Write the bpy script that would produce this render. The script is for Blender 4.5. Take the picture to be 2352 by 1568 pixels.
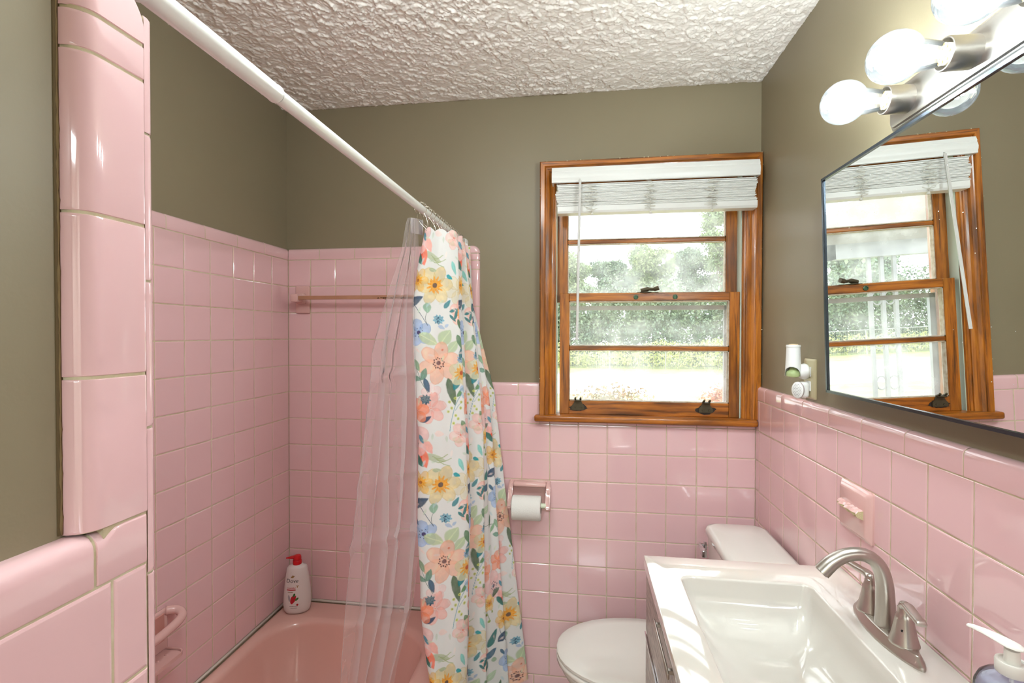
import bpy, bmesh, math, random
import numpy as np
from mathutils import Vector, Matrix
random.seed(7); np.random.seed(7)
S = bpy.context.scene
for o in list(bpy.data.objects): bpy.data.objects.remove(o)
COL = S.collection
PI = math.pi

# ------------------------------------------------------------------ camera
CAM = Vector((-0.6366, -1.9281, 1.4551))
YAW, PITCH, ROLL, FPX = 0.1380, 0.0139, 0.0019, 1142.99
cd = bpy.data.cameras.new('camera'); cam = bpy.data.objects.new('camera', cd); COL.objects.link(cam)
fw = Vector((-math.sin(YAW)*math.cos(PITCH), math.cos(YAW)*math.cos(PITCH), -math.sin(PITCH)))
rt = Vector((math.cos(YAW), math.sin(YAW), 0)); up = rt.cross(fw)
r2 = math.cos(ROLL)*rt + math.sin(ROLL)*up; u2 = -math.sin(ROLL)*rt + math.cos(ROLL)*up
M = Matrix((r2, u2, -fw)).transposed().to_4x4(); M.translation = CAM
cam.matrix_world = M
cd.sensor_width = 36.0; cd.lens = FPX/2352*36.0; cd.clip_start = 0.02; cd.clip_end = 300
S.camera = cam
# ------------------------------------------------------------------ exposure, sky, lights
S.view_settings.view_transform = 'Standard'; S.view_settings.look = 'None'
S.view_settings.gamma = 1.0; S.view_settings.use_curve_mapping = False
S.view_settings.exposure = 0.0
SKY = 3.6; BULB = 1240.0; HALL_FILL = 80.0; ROOM_FILL = 18.5
w = bpy.data.worlds.new('sky'); S.world = w; w.use_nodes = True
wn = w.node_tree; bg = wn.nodes['Background']
bg.inputs[0].default_value = (0.93, 0.97, 1.0, 1); bg.inputs[1].default_value = SKY
def lamp(name, kind, loc, energy, col=(1,1,1), rot=(0,0,0), size=0.5, sy=None):
    l = bpy.data.lights.new(name, kind); l.energy = energy; l.color = col
    if kind == 'AREA':
        l.size = size
        if sy: l.shape = 'RECTANGLE'; l.size_y = sy
    if kind == 'SUN': l.angle = 0.05
    o = bpy.data.objects.new(name, l); o.location = loc; o.rotation_euler = rot; COL.objects.link(o); return o
lamp('sun', 'SUN', (0,0,20), 2.4, (1,.96,.9), (math.radians(38), 0, math.radians(200)))
fill_lamp = lamp('room_fill', 'POINT', (-.95, -1.28, 2.24), ROOM_FILL, (.84,.965,1)); fill_lamp.data.shadow_soft_size = .09  # added soft fill light under the ceiling, out of view, without a fixture
# added fill light in the unseen hallway behind the camera
lamp('hall_fill', 'AREA', (-0.55, -4.1, 2.36), HALL_FILL, (.84,.965,1), (math.radians(0),0,0), 1.2, 1.0)

# ------------------------------------------------------------------ helpers
def lin(r, g, b):
    f = lambda c: (c/255/12.92) if c/255 <= .04045 else ((c/255+.055)/1.055)**2.4
    return (f(r), f(g), f(b), 1.0)
MATS = {}
def mat(name, col=(.8,.8,.8,1), rough=.5, metal=0.0, spec=.5, coat=0.0, bump=None, var=None, aniso=0.0, sheen=0.0, trans=0.0, ior=1.45, emit=None):
    """bump=(scale, strength, dist)  var=(scale, amount, second colour)"""
    if name in MATS: return MATS[name]
    m = bpy.data.materials.new(name); m.use_nodes = True; nt = m.node_tree; b = nt.nodes['Principled BSDF']
    b.inputs['Base Color'].default_value = col; b.inputs['Roughness'].default_value = rough
    b.inputs['Metallic'].default_value = metal; b.inputs['Specular IOR Level'].default_value = spec
    b.inputs['Coat Weight'].default_value = coat; b.inputs['Coat Roughness'].default_value = .04
    b.inputs['Anisotropic'].default_value = aniso; b.inputs['Transmission Weight'].default_value = trans
    b.inputs['IOR'].default_value = ior
    tc = nt.nodes.new('ShaderNodeTexCoord')
    if emit:
        b.inputs['Emission Color'].default_value = emit[0]; b.inputs['Emission Strength'].default_value = emit[1]
    if bump:
        n = nt.nodes.new('ShaderNodeTexNoise'); n.inputs['Scale'].default_value = bump[0]; n.inputs['Detail'].default_value = 4
        bp = nt.nodes.new('ShaderNodeBump'); bp.inputs['Strength'].default_value = bump[1]; bp.inputs['Distance'].default_value = bump[2]
        nt.links.new(tc.outputs['Object'], n.inputs['Vector']); nt.links.new(n.outputs['Fac'], bp.inputs['Height'])
        nt.links.new(bp.outputs['Normal'], b.inputs['Normal'])
    if var:
        n = nt.nodes.new('ShaderNodeTexNoise'); n.inputs['Scale'].default_value = var[0]; n.inputs['Detail'].default_value = 3
        mx = nt.nodes.new('ShaderNodeMix'); mx.data_type = 'RGBA'
        mr = nt.nodes.new('ShaderNodeMapRange'); mr.inputs['From Min'].default_value = .3; mr.inputs['From Max'].default_value = .7
        mr.inputs['To Max'].default_value = var[1]
        nt.links.new(tc.outputs['Object'], n.inputs['Vector']); nt.links.new(n.outputs['Fac'], mr.inputs['Value'])
        nt.links.new(mr.outputs['Result'], mx.inputs['Factor'])
        mx.inputs[6].default_value = col; mx.inputs[7].default_value = var[2]
        nt.links.new(mx.outputs[2], b.inputs['Base Color'])
    MATS[name] = m; return m
def wood(name, axis, c1, c2, c3, rough=.32, scale=1.0):
    if name in MATS: return MATS[name]
    m = bpy.data.materials.new(name); m.use_nodes = True; nt = m.node_tree; b = nt.nodes['Principled BSDF']
    N = nt.nodes.new; L = nt.links.new
    tc = N('ShaderNodeTexCoord'); mp = N('ShaderNodeMapping'); L(tc.outputs['Object'], mp.inputs['Vector'])
    sc = [1,1,1]; sc[axis] = .055; mp.inputs['Scale'].default_value = sc
    n1 = N('ShaderNodeTexNoise'); n1.inputs['Scale'].default_value = 75*scale; n1.inputs['Detail'].default_value = 8; n1.inputs['Roughness'].default_value = .65
    n1.inputs['Distortion'].default_value = .6
    L(mp.outputs[0], n1.inputs['Vector'])
    cr = N('ShaderNodeValToRGB'); e = cr.color_ramp.elements
    e[0].position = .33; e[0].color = c3; e[1].position = .72; e[1].color = c1
    k = cr.color_ramp.elements.new(.50); k.color = c2
    L(n1.outputs['Fac'], cr.inputs[0])
    mp2 = N('ShaderNodeMapping'); sc2 = [1,1,1]; sc2[axis] = .16; mp2.inputs['Scale'].default_value = sc2; L(tc.outputs['Object'], mp2.inputs['Vector'])
    n2 = N('ShaderNodeTexNoise'); n2.inputs['Scale'].default_value = 26*scale; n2.inputs['Detail'].default_value = 5; L(mp2.outputs[0], n2.inputs['Vector'])
    cr2 = N('ShaderNodeValToRGB'); e = cr2.color_ramp.elements
    e[0].position = .36; e[0].color = (.30,.26,.22,1); e[1].position = .55; e[1].color = (1,1,1,1)
    L(n2.outputs['Fac'], cr2.inputs[0])
    mx = N('ShaderNodeMix'); mx.data_type = 'RGBA'; mx.blend_type = 'MULTIPLY'; mx.inputs['Factor'].default_value = .75
    L(cr.outputs[0], mx.inputs[6]); L(cr2.outputs[0], mx.inputs[7]); L(mx.outputs[2], b.inputs['Base Color'])
    b.inputs['Roughness'].default_value = rough; b.inputs['Coat Weight'].default_value = .25; b.inputs['Coat Roughness'].default_value = .12
    bp = N('ShaderNodeBump'); bp.inputs['Strength'].default_value = .35; bp.inputs['Distance'].default_value = .002
    L(n1.outputs['Fac'], bp.inputs['Height']); L(bp.outputs[0], b.inputs['Normal'])
    MATS[name] = m; return m

def link(name, bm_or_me, m, parent=None, smooth=False, sharp=None):
    if isinstance(bm_or_me, bmesh.types.BMesh):
        me = bpy.data.meshes.new(name); bmesh.ops.recalc_face_normals(bm_or_me, faces=bm_or_me.faces) if not getattr(bm_or_me, 'norec', False) else None
        bm_or_me.to_mesh(me); bm_or_me.free()
    else: me = bm_or_me
    if m is not None:
        for mm in (m if isinstance(m, (list, tuple)) else [m]): me.materials.append(mm)
    if smooth:
        me.shade_smooth()
        if sharp: me.set_sharp_from_angle(angle=math.radians(sharp))
    o = bpy.data.objects.new(name, me); COL.objects.link(o)
    if parent:
        o.parent = parent; o.matrix_parent_inverse = Matrix.Translation(-parent.matrix_basis.translation) if parent.parent is None else Matrix.Identity(4)
    return o
def tag(o, label=None, cat=None, group=None, kind=None):
    if label: o['label'] = label
    if cat: o['category'] = cat
    if group: o['group'] = group
    if kind: o['kind'] = kind
    return o
def thing(name, label, cat, loc, group=None, kind=None):
    """Empty at the thing's base; its parts are modelled in world coordinates."""
    o = bpy.data.objects.new(name, None); o.empty_display_size = .05; COL.objects.link(o); o.location = loc
    o.matrix_basis = Matrix.Translation(loc)
    return tag(o, label, cat, group, kind)
def B(): return bmesh.new()
def box(bm, x0, x1, y0, y1, z0, z1, r=0, seg=2):
    b2 = bmesh.new() if r else bm
    v = [b2.verts.new((x, y, z)) for x in (x0,x1) for y in (y0,y1) for z in (z0,z1)]
    for f in ((0,1,3,2),(4,6,7,5),(0,4,5,1),(2,3,7,6),(0,2,6,4),(1,5,7,3)): b2.faces.new([v[i] for i in f])
    if r:
        bmesh.ops.bevel(b2, geom=list(b2.edges), offset=r, segments=seg, profile=.5, affect='EDGES')
        merge(bm, b2)
    return bm
def merge(bm, b2, mtx=None):
    me = bpy.data.meshes.new('t'); 
    if mtx is not None: b2.transform(mtx)
    b2.to_mesh(me); b2.free(); bm.from_mesh(me); bpy.data.meshes.remove(me)
def loft(bm, loops, cap0=True, cap1=True, closed=True):
    rows = [[bm.verts.new(p) for p in lp] for lp in loops]
    n = len(rows[0])
    for a, b in zip(rows[:-1], rows[1:]):
        for i in range(n if closed else n-1):
            j = (i+1) % n; bm.faces.new((a[i], a[j], b[j], b[i]))
    if closed and cap0: bm.faces.new(list(reversed(rows[0])))
    if closed and cap1: bm.faces.new(rows[-1])
    return rows
def frames(pts):
    pts = [Vector(p) for p in pts]; T = []
    for i in range(len(pts)):
        a = pts[max(i-1,0)]; b = pts[min(i+1,len(pts)-1)]; T.append((b-a).normalized())
    n = T[0].orthogonal().normalized(); out = []
    for p, t in zip(pts, T):
        n = (n - n.dot(t)*t).normalized(); out.append((p, n, t.cross(n)))
    return out
def tube(bm, pts, r, n=12, cap=True, sx=1.0):
    fr = frames(pts); rs = r if isinstance(r, (list,tuple)) else [r]*len(fr)
    loft(bm, [[p + (a*math.cos(2*PI*k/n)*sx + b*math.sin(2*PI*k/n))*rr for k in range(n)] for (p,a,b), rr in zip(fr, rs)], cap, cap)
def lathe(bm, c, prof, n=32, axis='Z', cap=True):
    """prof: list of (radius, height) along the axis"""
    c = Vector(c); ax = {'Z': (Vector((1,0,0)),Vector((0,1,0)),Vector((0,0,1))), 'X': (Vector((0,1,0)),Vector((0,0,1)),Vector((1,0,0))), 'Y': (Vector((0,0,1)),Vector((1,0,0)),Vector((0,1,0)))}[axis]
    loft(bm, [[c + ax[2]*h + (ax[0]*math.cos(2*PI*k/n)+ax[1]*math.sin(2*PI*k/n))*max(r,1e-5) for k in range(n)] for r, h in prof], cap, cap)
def rrect(cx, cy, hx, hy, r, n=6, z=0.0):
    out = []; r = min(r, hx*.999, hy*.999)
    for (sx, sy, a0) in ((1,1,0),(-1,1,PI/2),(-1,-1,PI),(1,-1,3*PI/2)):
        for k in range(n+1):
            a = a0 + k/n*PI/2; out.append((cx+sx*(hx-r)+r*math.cos(a), cy+sy*(hy-r)+r*math.sin(a), z))
    return out
def spline(pts, n=8):
    P = [Vector(p) for p in pts]; P = [2*P[0]-P[1]] + P + [2*P[-1]-P[-2]]; out = []
    for i in range(1, len(P)-2):
        for k in range(n):
            t = k/n; a,b,c,d = P[i-1],P[i],P[i+1],P[i+2]
            out.append(.5*((2*b)+(c-a)*t+(2*a-5*b+4*c-d)*t*t+(3*b-a-3*c+d)*t**3))
    out.append(P[-2]); return out
def noise2(h, w, cell, seed, octv=1):
    """tileless smooth value noise, cell in samples"""
    rs = np.random.RandomState(seed); out = np.zeros((h, w)); amp = 1; tot = 0
    for o in range(octv):
        c = max(cell/2**o, 1.01); gh, gw = int(h/c)+3, int(w/c)+3; g = rs.rand(gh, gw)
        y = np.arange(h)/c; x = np.arange(w)/c; yi = y.astype(int); xi = x.astype(int)
        fy = y-yi; fx = x-xi; fy = fy*fy*(3-2*fy); fx = fx*fx*(3-2*fx); fy = fy[:,None]; fx = fx[None,:]
        a = g[yi][:,xi]; b = g[yi][:,xi+1]; c_ = g[yi+1][:,xi]; d = g[yi+1][:,xi+1]
        out += amp*((a*(1-fx)+b*fx)*(1-fy)+(c_*(1-fx)+d*fx)*fy); tot += amp; amp *= .5
    return out/tot
def grid_mesh(name, X, Y, Z):
    """arrays [h,w] -> mesh"""
    h, w_ = X.shape; co = np.stack([X,Y,Z],-1).reshape(-1,3).astype(np.float32)
    idx = np.arange(h*w_).reshape(h,w_); q = np.stack([idx[:-1,:-1],idx[:-1,1:],idx[1:,1:],idx[1:,:-1]],-1).reshape(-1,4)
    me = bpy.data.meshes.new(name); me.vertices.add(len(co)); me.vertices.foreach_set('co', co.ravel())
    me.loops.add(q.size); me.loops.foreach_set('vertex_index', q.ravel().astype(np.int32))
    me.polygons.add(len(q)); me.polygons.foreach_set('loop_start', (np.arange(len(q))*4).astype(np.int32))
    me.update(calc_edges=True); me.validate(); return me

# ------------------------------------------------------------------ materials
def tile_mat():
    m = mat('pink_glazed_tile', lin(233,192,194), .07, spec=.6, coat=.9, bump=(5, .045, .004), var=(2.2, .5, lin(229,185,187)))
    return m
TILE = tile_mat()
CERAM = mat('pink_ceramic', lin(222,178,172), .12, coat=.4)
GROUT = mat('grout', lin(214,203,174), .85, bump=(300,.4,.001), var=(30,.8,lin(186,168,132)))
PAINT = mat('olive_wall_paint', lin(138,126,102), .42, spec=.4, bump=(220,.12,.001), var=(3,.6,lin(134,122,98)))
CEIL = mat('ceiling_texture_paint', lin(246,240,232), .75, bump=(330,.25,.0015))
WV = wood('stained_wood_upright', 2, lin(206,130,38), lin(174,100,24), lin(92,52,18))
WH = wood('stained_wood_horizontal', 0, lin(204,128,38), lin(170,96,24), lin(88,50,18))
WHITE = mat('white_plastic', lin(232,231,228), .32)
PORC = mat('white_porcelain', lin(232,228,220), .08, coat=.3)
STONE = mat('white_cultured_marble', lin(214,208,199), .05, spec=.8, coat=1.0)
NICKEL = mat('brushed_nickel', lin(190,184,176), .30, 1.0, bump=(500,.05,.0005), aniso=.4)
CHROME = mat('chrome', lin(205,205,208), .06, 1.0)
BLACKM = mat('dark_mirror_frame_metal', lin(70,76,84), .25, .9)
GREYW = wood('grey_wood_laminate', 1, lin(192,180,170), lin(176,162,152), lin(152,138,129), .4, 5.0)
BRASS = mat('old_dark_brass', lin(86,78,60), .5, .6, bump=(90,.4,.002))
CAULK = mat('white_caulk', lin(226,220,208), .5)
RED = mat('red_plastic', lin(206,18,26), .25)
ALMOND = mat('almond_plastic', lin(196,186,150), .3)

def struct(name, bm, m, parent=None, smooth=False, sharp=None):
    o = link(name, bm, m, parent, smooth, sharp)
    if parent is None: o['kind'] = 'structure'
    return o

# ------------------------------------------------------------------ room numbers
p = 0.1095
XL = -1.8458            # tub side wall tile face
YN = -1.469             # far edge of the near partition
XN = -1.084             # near partition tile face
PT = 0.015              # painted wall sits behind the tile face
H = 2.384
YB = -2.75              # wall behind the camera
ZS = 1.2665; ZC = 1.2178; ZW = 1.1089
ZT = 1.8085; ZTC = 1.7623; TUBZ = .347

def quad(bm, a, b, c, d): bm.faces.new([bm.verts.new(q) for q in (a,b,c,d)])
# ---- tiles
def tile_field(bm, O, U, V, Nn, us, vs, skip=None, gap=.0030, clip=None):
    """pillow edged tiles between the joint lines us x vs on the plane through O"""
    O, U, V, Nn = map(Vector, (O,U,V,Nn)); g = gap/2
    for i in range(len(us)-1):
        for j in range(len(vs)-1):
            u0,u1 = sorted((us[i],us[i+1])); v0,v1 = sorted((vs[j],vs[j+1]))
            if skip and skip(u0,u1,v0,v1): continue
            u0 += g; u1 -= g; v0 += g; v1 -= g
            if u1-u0 < .004 or v1-v0 < .004: continue
            mu, mv = (u0+u1)/2, (v0+v1)/2; tu = random.gauss(0,.0016); tv = random.gauss(0,.0016); dz = random.gauss(0,.00010)
            rings = []
            for off, dep in ((0,-.0022),(0,-.0002),(.0006,.0003),(.0028,.0008),(.0034,.00085)):
                ring = []
                for (a, b) in ((u0+off,v0+off),(u1-off,v0+off),(u1-off,v1-off),(u0+off,v1-off)):
                    ring.append(bm.verts.new(O + U*a + V*b + Nn*(dep+dz+tu*(a-mu)+tv*(b-mv))))
                rings.append(ring)
            for a, b in zip(rings[:-1], rings[1:]):
                for k in range(4): bm.faces.new((a[k],a[(k+1)%4],b[(k+1)%4],b[k]))
            bm.faces.new(rings[-1])
def cap_row(bm, O, U, V, Nn, us, h, r=.013, back=.016, gap=.0026, ends=(0,0)):
    """bullnose trim pieces: flat face of height h, rounded over at the V end and running back to the wall"""
    O, U, V, Nn = map(Vector, (O,U,V,Nn)); n = 6
    prof = [(0,-.002),(.0006,.0008),(.003,.0012),(h-r-.001,.0012)]
    for k in range(1,n+1):
        a = k/n*PI/2; prof.append((h-r+math.sin(a)*r, .0012-r+math.cos(a)*r))
    prof.append((h, -back))
    lo, hi = min(us)+.0012, max(us)-.0012; b2 = bmesh.new()
    loft(b2, [[O+U*uu+V*(v-(.0012 if v > h-.002 else 0))+Nn*(d-.0013) for v, d in prof] for uu in (lo,hi)], closed=False); merge(CORE, b2)
    for i in range(len(us)-1):
        a0,a1 = sorted((us[i],us[i+1])); a0 += gap/2; a1 -= gap/2; rows = []
        for (uu, ins) in ((a0,.0016),(a0+.0008,.0002),(a0+.003,0),(a1-.003,0),(a1-.0008,.0002),(a1,.0016)):
            rows.append([O+U*uu+V*v+Nn*(d-ins) for v, d in prof])
        loft(bm, rows, closed=False)
CORE = bmesh.new()
def flush_core(parent):
    global CORE
    link('grout_core', CORE, GROUT, parent, True, 40); CORE = bmesh.new()
def rng(a, b, step):
    out = [a]
    while (step>0 and out[-1]+step < b-1e-6) or (step<0 and out[-1]+step > b+1e-6): out.append(out[-1]+step)
    out.append(b); return out

# ---- walls
XW0, XW1, ZW0, ZW1 = -.735, -.040, 1.128, 2.075        # rough window opening
bm = B()
TH = .16
box(bm, -2.1, XW0, PT, PT+TH, 0, H+.05); box(bm, XW1, .2, PT, PT+TH, 0, H+.05)
box(bm, XW0, XW1, PT, PT+TH, 0, ZW0); box(bm, XW0, XW1, PT, PT+TH, ZW1, H+.05)
wall_back = struct('wall_back', bm, PAINT); tag(wall_back, 'olive painted back wall over pink tile, with the window in it', 'wall')
bm = B(); box(bm, PT, PT+.12, YB, PT+TH, 0, H+.05)
wall_right = struct('wall_right', bm, PAINT); tag(wall_right, 'olive painted wall above pink tile behind mirror and sink', 'wall')
bm = B(); box(bm, XL-PT-.12, XL-PT, YN-.1, PT+TH, 0, H+.05)
wall_left = struct('wall_left', bm, PAINT); tag(wall_left, 'olive painted wall over pink tile along the bathtub', 'wall')
bm = B(); box(bm, XL-.2, XN-.021, YN-.1+.0, YN-.009, 0, H+.05); box(bm, XN-.15, XN-.021, YB-.1, YN-.1, 0, H+.05)
wall_near = struct('wall_near', bm, PAINT); tag(wall_near, 'near olive painted partition wall with pink tile column at its edge', 'wall')
bm = B(); box(bm, XN-.15, -.98, YB-.12, YB, 0, H+.05); box(bm, -.18, .2, YB-.12, YB, 0, H+.05); box(bm, -.98, -.18, YB-.12, YB, 2.04, H+.05)
struct('wall_front', bm, PAINT)
bm = B(); box(bm, -1.7, -1.6, -5.2, YB-.12, 0, H+.05); box(bm, .5, .6, -5.2, YB-.12, 0, H+.05); box(bm, -1.7, .6, -5.3, -5.2, 0, H+.05)
struct('wall_hall', bm, mat('hall_paint', lin(225,218,205), .6))
bm = B(); box(bm, -2.1, .2, YB-2.6, PT+TH, -.12, 0)
struct('floor', bm, mat('floor_tile_beige', lin(176,160,142), .3, var=(9,.6,lin(150,132,116))))

# grout beds (solid boards just behind the tile faces) and tiles
def bed(name, parent, *b):
    bm = B()
    for q in b: box(bm, *q)
    return link(name, bm, GROUT, parent)
G = .0004
bed('grout_bed', wall_back, (-1.034,0.0,G,PT+.002,0,ZW), (-1.034,-.7965,G,PT+.002,ZW,ZS-.012), (XL,-1.050,G,PT+.002,TUBZ-.05,ZT-.034))
cR = .0988
us = [-a for a in [0]+[cR+i*p for i in range(10)]+[1.0347]]
us = sorted([-0.0]+[-(cR+i*p) for i in range(9)]+[-1.0347])
vs = sorted([ZW-j*p for j in range(10)])
bm = B(); tile_field(bm, (0,0,0), (1,0,0), (0,0,1), (0,-1,0), us, vs)
tile_field(bm, (0,0,0), (1,0,0), (0,0,1), (0,-1,0), sorted([-(cR+i*p) for i in range(7,9)]+[-.7965,-1.0347]), [ZW, ZC], skip=lambda a,b,c,d: a < -1.04)
tile_field(bm, (0,0,0), (1,0,0), (0,0,1), (0,-1,0), sorted([-.7965]+[-(cR+i*p) for i in range(7)]+[0]), [ZW, ZW+.010], gap=.0012)
tile_field(bm, (0,0,0), (1,0,0), (0,0,1), (0,-1,0), sorted([0]+[-(.054+.1525*i) for i in range(7)]), [0.0, ZW-9*p])
link('tile_field', bm, TILE, wall_back)
bm = B(); cap_row(bm, (0,0,ZC+.0008), (1,0,0), (0,0,1), (0,-1,0), [-.7965,-.880,-1.0325], ZS-ZC)
link('cap_tiles', bm, TILE, wall_back, True, 40)
# tub surround, back
cL = .0996
us = [XL]+[XL+cL+i*p for i in range(6)]+[-1.1035]
vs = sorted([ZTC-j*p for j in range(13)]+[TUBZ+.004])
bm = B(); tile_field(bm, (0,0,0), (1,0,0), (0,0,1), (0,-1,0), us, [v for v in vs if v >= TUBZ])
link('tub_surround_tiles', bm, TILE, wall_back)
bm = B(); cap_row(bm, (0,0,ZTC+.0008), (1,0,0), (0,0,1), (0,-1,0), [XL,-1.707,-1.554,-1.399,-1.247,-1.1035], ZT-ZTC)
jz = [ZS,1.4143,1.5668,1.712,1.748]
cap_row(bm, (-1.1035,0,0), (0,0,1), (1,0,0), (0,-1,0), jz, .0688)
cap_row(bm, (-1.1035,0,0), (0,0,1), (1,0,0), (0,-1,0), [1.748, ZT-.0325], .0688)
# rounded corner piece
n = 8; loops = []
for d, ins in ((.0012,.013),(.0012,.010),(-.003,.004),(-.010,.0008),(-.016,0)):
    lp = [(-1.1035, -d, ZT-.0315), (-1.1035,-d, ZT-ins)]
    for k in range(n+1):
        a = PI/2 - k/n*PI/2; R = .03-ins
        lp.append((-1.0347-.03+R*math.cos(a), -d, ZT-.03+R*math.sin(a)))
    lp.append((-1.0347-ins, -d, ZT-.031)); loops.append(lp)
b2 = bmesh.new(); loft(b2, loops, closed=False); b2.faces.new([b2.verts.new(q) for q in loops[0]]); merge(bm, b2)
_t = bmesh.new(); cap_row(_t, (-1.1035,0,0), (0,0,1), (1,0,0), (0,-1,0), [1.744, ZT-.026], .0670); _t.free()
link('tub_surround_trim', bm, TILE, wall_back, True, 40); flush_core(wall_back)
# tub surround, side wall
bed('grout_bed', wall_left, (XL-PT-.002, XL-G, YN, 0, TUBZ-.05, ZT-.012))
dL = .1118
us = [0]+[dL+i*p for i in range(13)]; us = [u for u in us if u < 1.455]+[1.46]
bm = B(); tile_field(bm, (XL,0,0), (0,-1,0), (0,0,1), (1,0,0), us, [v for v in vs if v >= TUBZ])
link('tile_field', bm, TILE, wall_left)
bm = B(); cap_row(bm, (XL,0,ZTC+.0008), (0,-1,0), (0,0,1), (1,0,0), [0]+[.155+.1535*i for i in range(9)]+[1.46], ZT-ZTC)
link('cap_tiles', bm, TILE, wall_left, True, 40); flush_core(wall_left)
# right wall wainscot
bed('grout_bed', wall_right, (G, PT+.002, YB, 0, 0, ZS-.012))
us = [0]+[.0374+i*p for i in range(25)]+[-YB]
bm = B(); tile_field(bm, (0,0,0), (0,-1,0), (0,0,1), (-1,0,0), us, sorted([0]+[ZC-j*p for j in range(11)]),
    skip=lambda a,b,c,d: False)
link('tile_field', bm, TILE, wall_right)
bm = B(); cap_row(bm, (0,0,ZC+.0008), (0,-1,0), (0,0,1), (-1,0,0), [0,.088]+[.233+.1533*i for i in range(17)], ZS-ZC)
link('cap_tiles', bm, TILE, wall_right, True, 40); flush_core(wall_right)
# near partition: wainscot, column, return
bed('grout_bed', wall_near, (XN-.0225, XN-G, YB, YN-.001, 0, ZS-.013), (XN-.0225, XN-G-.001, -1.515, YN-.012, ZS-.013, ZT-.036))
bm = B(); tile_field(bm, (XN,0,0), (0,-1,0), (0,0,1), (1,0,0), [-YN, 1.5085]+[1.5085+p*i for i in range(1,12)], sorted([0]+[ZC-j*p for j in range(11)]))
link('tile_field', bm, TILE, wall_near)
bm = B(); cap_row(bm, (XN,0,ZC+.0008), (0,-1,0), (0,0,1), (1,0,0), [1.5255+.1525*i for i in range(0,8)], .0505, r=.016, back=.022)
link('cap_tiles', bm, TILE, wall_near, True, 40)
bm = B(); rows = []; yy0, yy1, hh = -YN+.0015, 1.5242, .0500
for t in (yy0, yy0+.0006, yy0+.003, 1.495, 1.505, 1.511, 1.515, 1.518, 1.5205, 1.5228, 1.5236, yy1):
    ins = .0014 if t in (yy0, yy1) else 0
    r = .0022+.0138*max(0,min(1,(t-1.500)/.016))**1.5; lp = [(0,-.002),(.0006,.0008),(.003,.0012),(hh-.0165,.0012)]
    for k in range(0,8):
        a = k/7*PI/2; lp.append((hh-r+math.sin(a)*r, .0012-r+math.cos(a)*r))
    lp.append((hh, -.022)); rows.append([(XN+d-ins, -t, ZC+.0008+v) for v, d in lp])
loft(bm, rows, closed=False); link('corner_tile', bm, TILE, wall_near, True, 40)
bm = B(); cap_row(bm, (XN,YN,0), (0,0,1), (0,-1,0), (1,0,0), [1.744,1.7555], .068, r=.021, back=.022); cap_row(bm, (XN,0,ZC+.0008), (0,-1,0), (0,0,1), (1,0,0), [1.520,1.531], .0505, r=.016, back=.022); bm.free()
bm = B(); box(bm, XN-.021, XN-G-.0002, -1.5165, YN-.001, 1.24, 1.272); link('grout_bed', bm, GROUT, wall_near)
bm = B(); cap_row(bm, (XN,YN,0), (0,0,1), (0,-1,0), (1,0,0), [1.2695,1.4143,1.5663,1.7147,1.7506], .068, r=.021, back=.022)
ZP = 1.752; RC = .034; loops = []
for d, ins in ((-.0022,.0016),(.0008,.0014),(.0012,.003),(.0012,.014),(0,.014),(-.004,.0145)):
    pass
loops = []
def top_piece(d, ins, curl):
    # outline in (distance from YN toward the camera, height); the camera side follows the column's bullnose
    lp = [(YN-.0006-ins, ZP+ins)]
    lp += [(YN-RC+(RC-ins)*math.cos(a), ZT-RC+(RC-ins)*math.sin(a)) for a in [k/8*PI/2 for k in range(9)]]
    return [(XN+d, y, z) for y, z in lp]
prof_c = [(.0005,.0),(.0012,.002)]
for k in range(0,7):
    a = k/6*PI/2; prof_c.append((.0012-.021*(1-math.cos(a)), .047+.021*math.sin(a)))
# strips running back from the far edge: x follows the bullnose, height follows the rounded corner
def hz(y): 
    t = (YN-y); return ZT if t > RC else ZT-RC+math.sqrt(max(0,RC*RC-(RC-t)**2))
ys = [.0006+.0004*k for k in range(3)]+[RC*(1-math.cos(k/10*PI/2)) for k in range(2,11)]+[.047+.021*math.sin(k/6*PI/2) for k in range(0,7)]
rows = []
for t in ys:
    dd = .0012 if t <= .047 else .0012-.021*(1-math.sqrt(max(0,1-((t-.047)/.021)**2))); zt = hz(YN-t)
    col_ = [(XN+dd-.0025, YN-t, ZP+.0002),(XN+dd, YN-t, ZP+.0012)]
    for k in range(0,7):
        a = k/6*PI/2; col_.append((XN+dd-.012*(1-math.cos(a)), YN-t, zt-.012+.012*math.sin(a)))
    col_.append((XN-.021, YN-t, zt)); rows.append(col_)
b2 = bmesh.new(); loft(b2, rows, closed=False); b2.faces.new([b2.verts.new(q) for q in rows[0]]); merge(bm, b2)
link('column_tiles', bm, TILE, wall_near, True, 40)
bm = B(); rs = random.Random(8)
box(bm, XN-.0216, XN-.0200, YN-.0725, YN-.0670, 1.272, ZT)  # column's shadow on the wall, put in as a dark brown strip
bm2 = B(); link('shadow_strip', bm, mat('column_shadow_brown', lin(98,82,54), .9), wall_near); bm = bm2
tube(bm, [(XN-.0205,YN-.0690-rs.uniform(0,.0008),z) for z in np.arange(1.272,ZT,.008)], [rs.uniform(.0007,.0017) for z in np.arange(1.272,ZT,.008)], 6); link('dirty_caulk', bm, mat('yellowed_caulk', lin(128,108,72), .8), wall_near, True)
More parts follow.
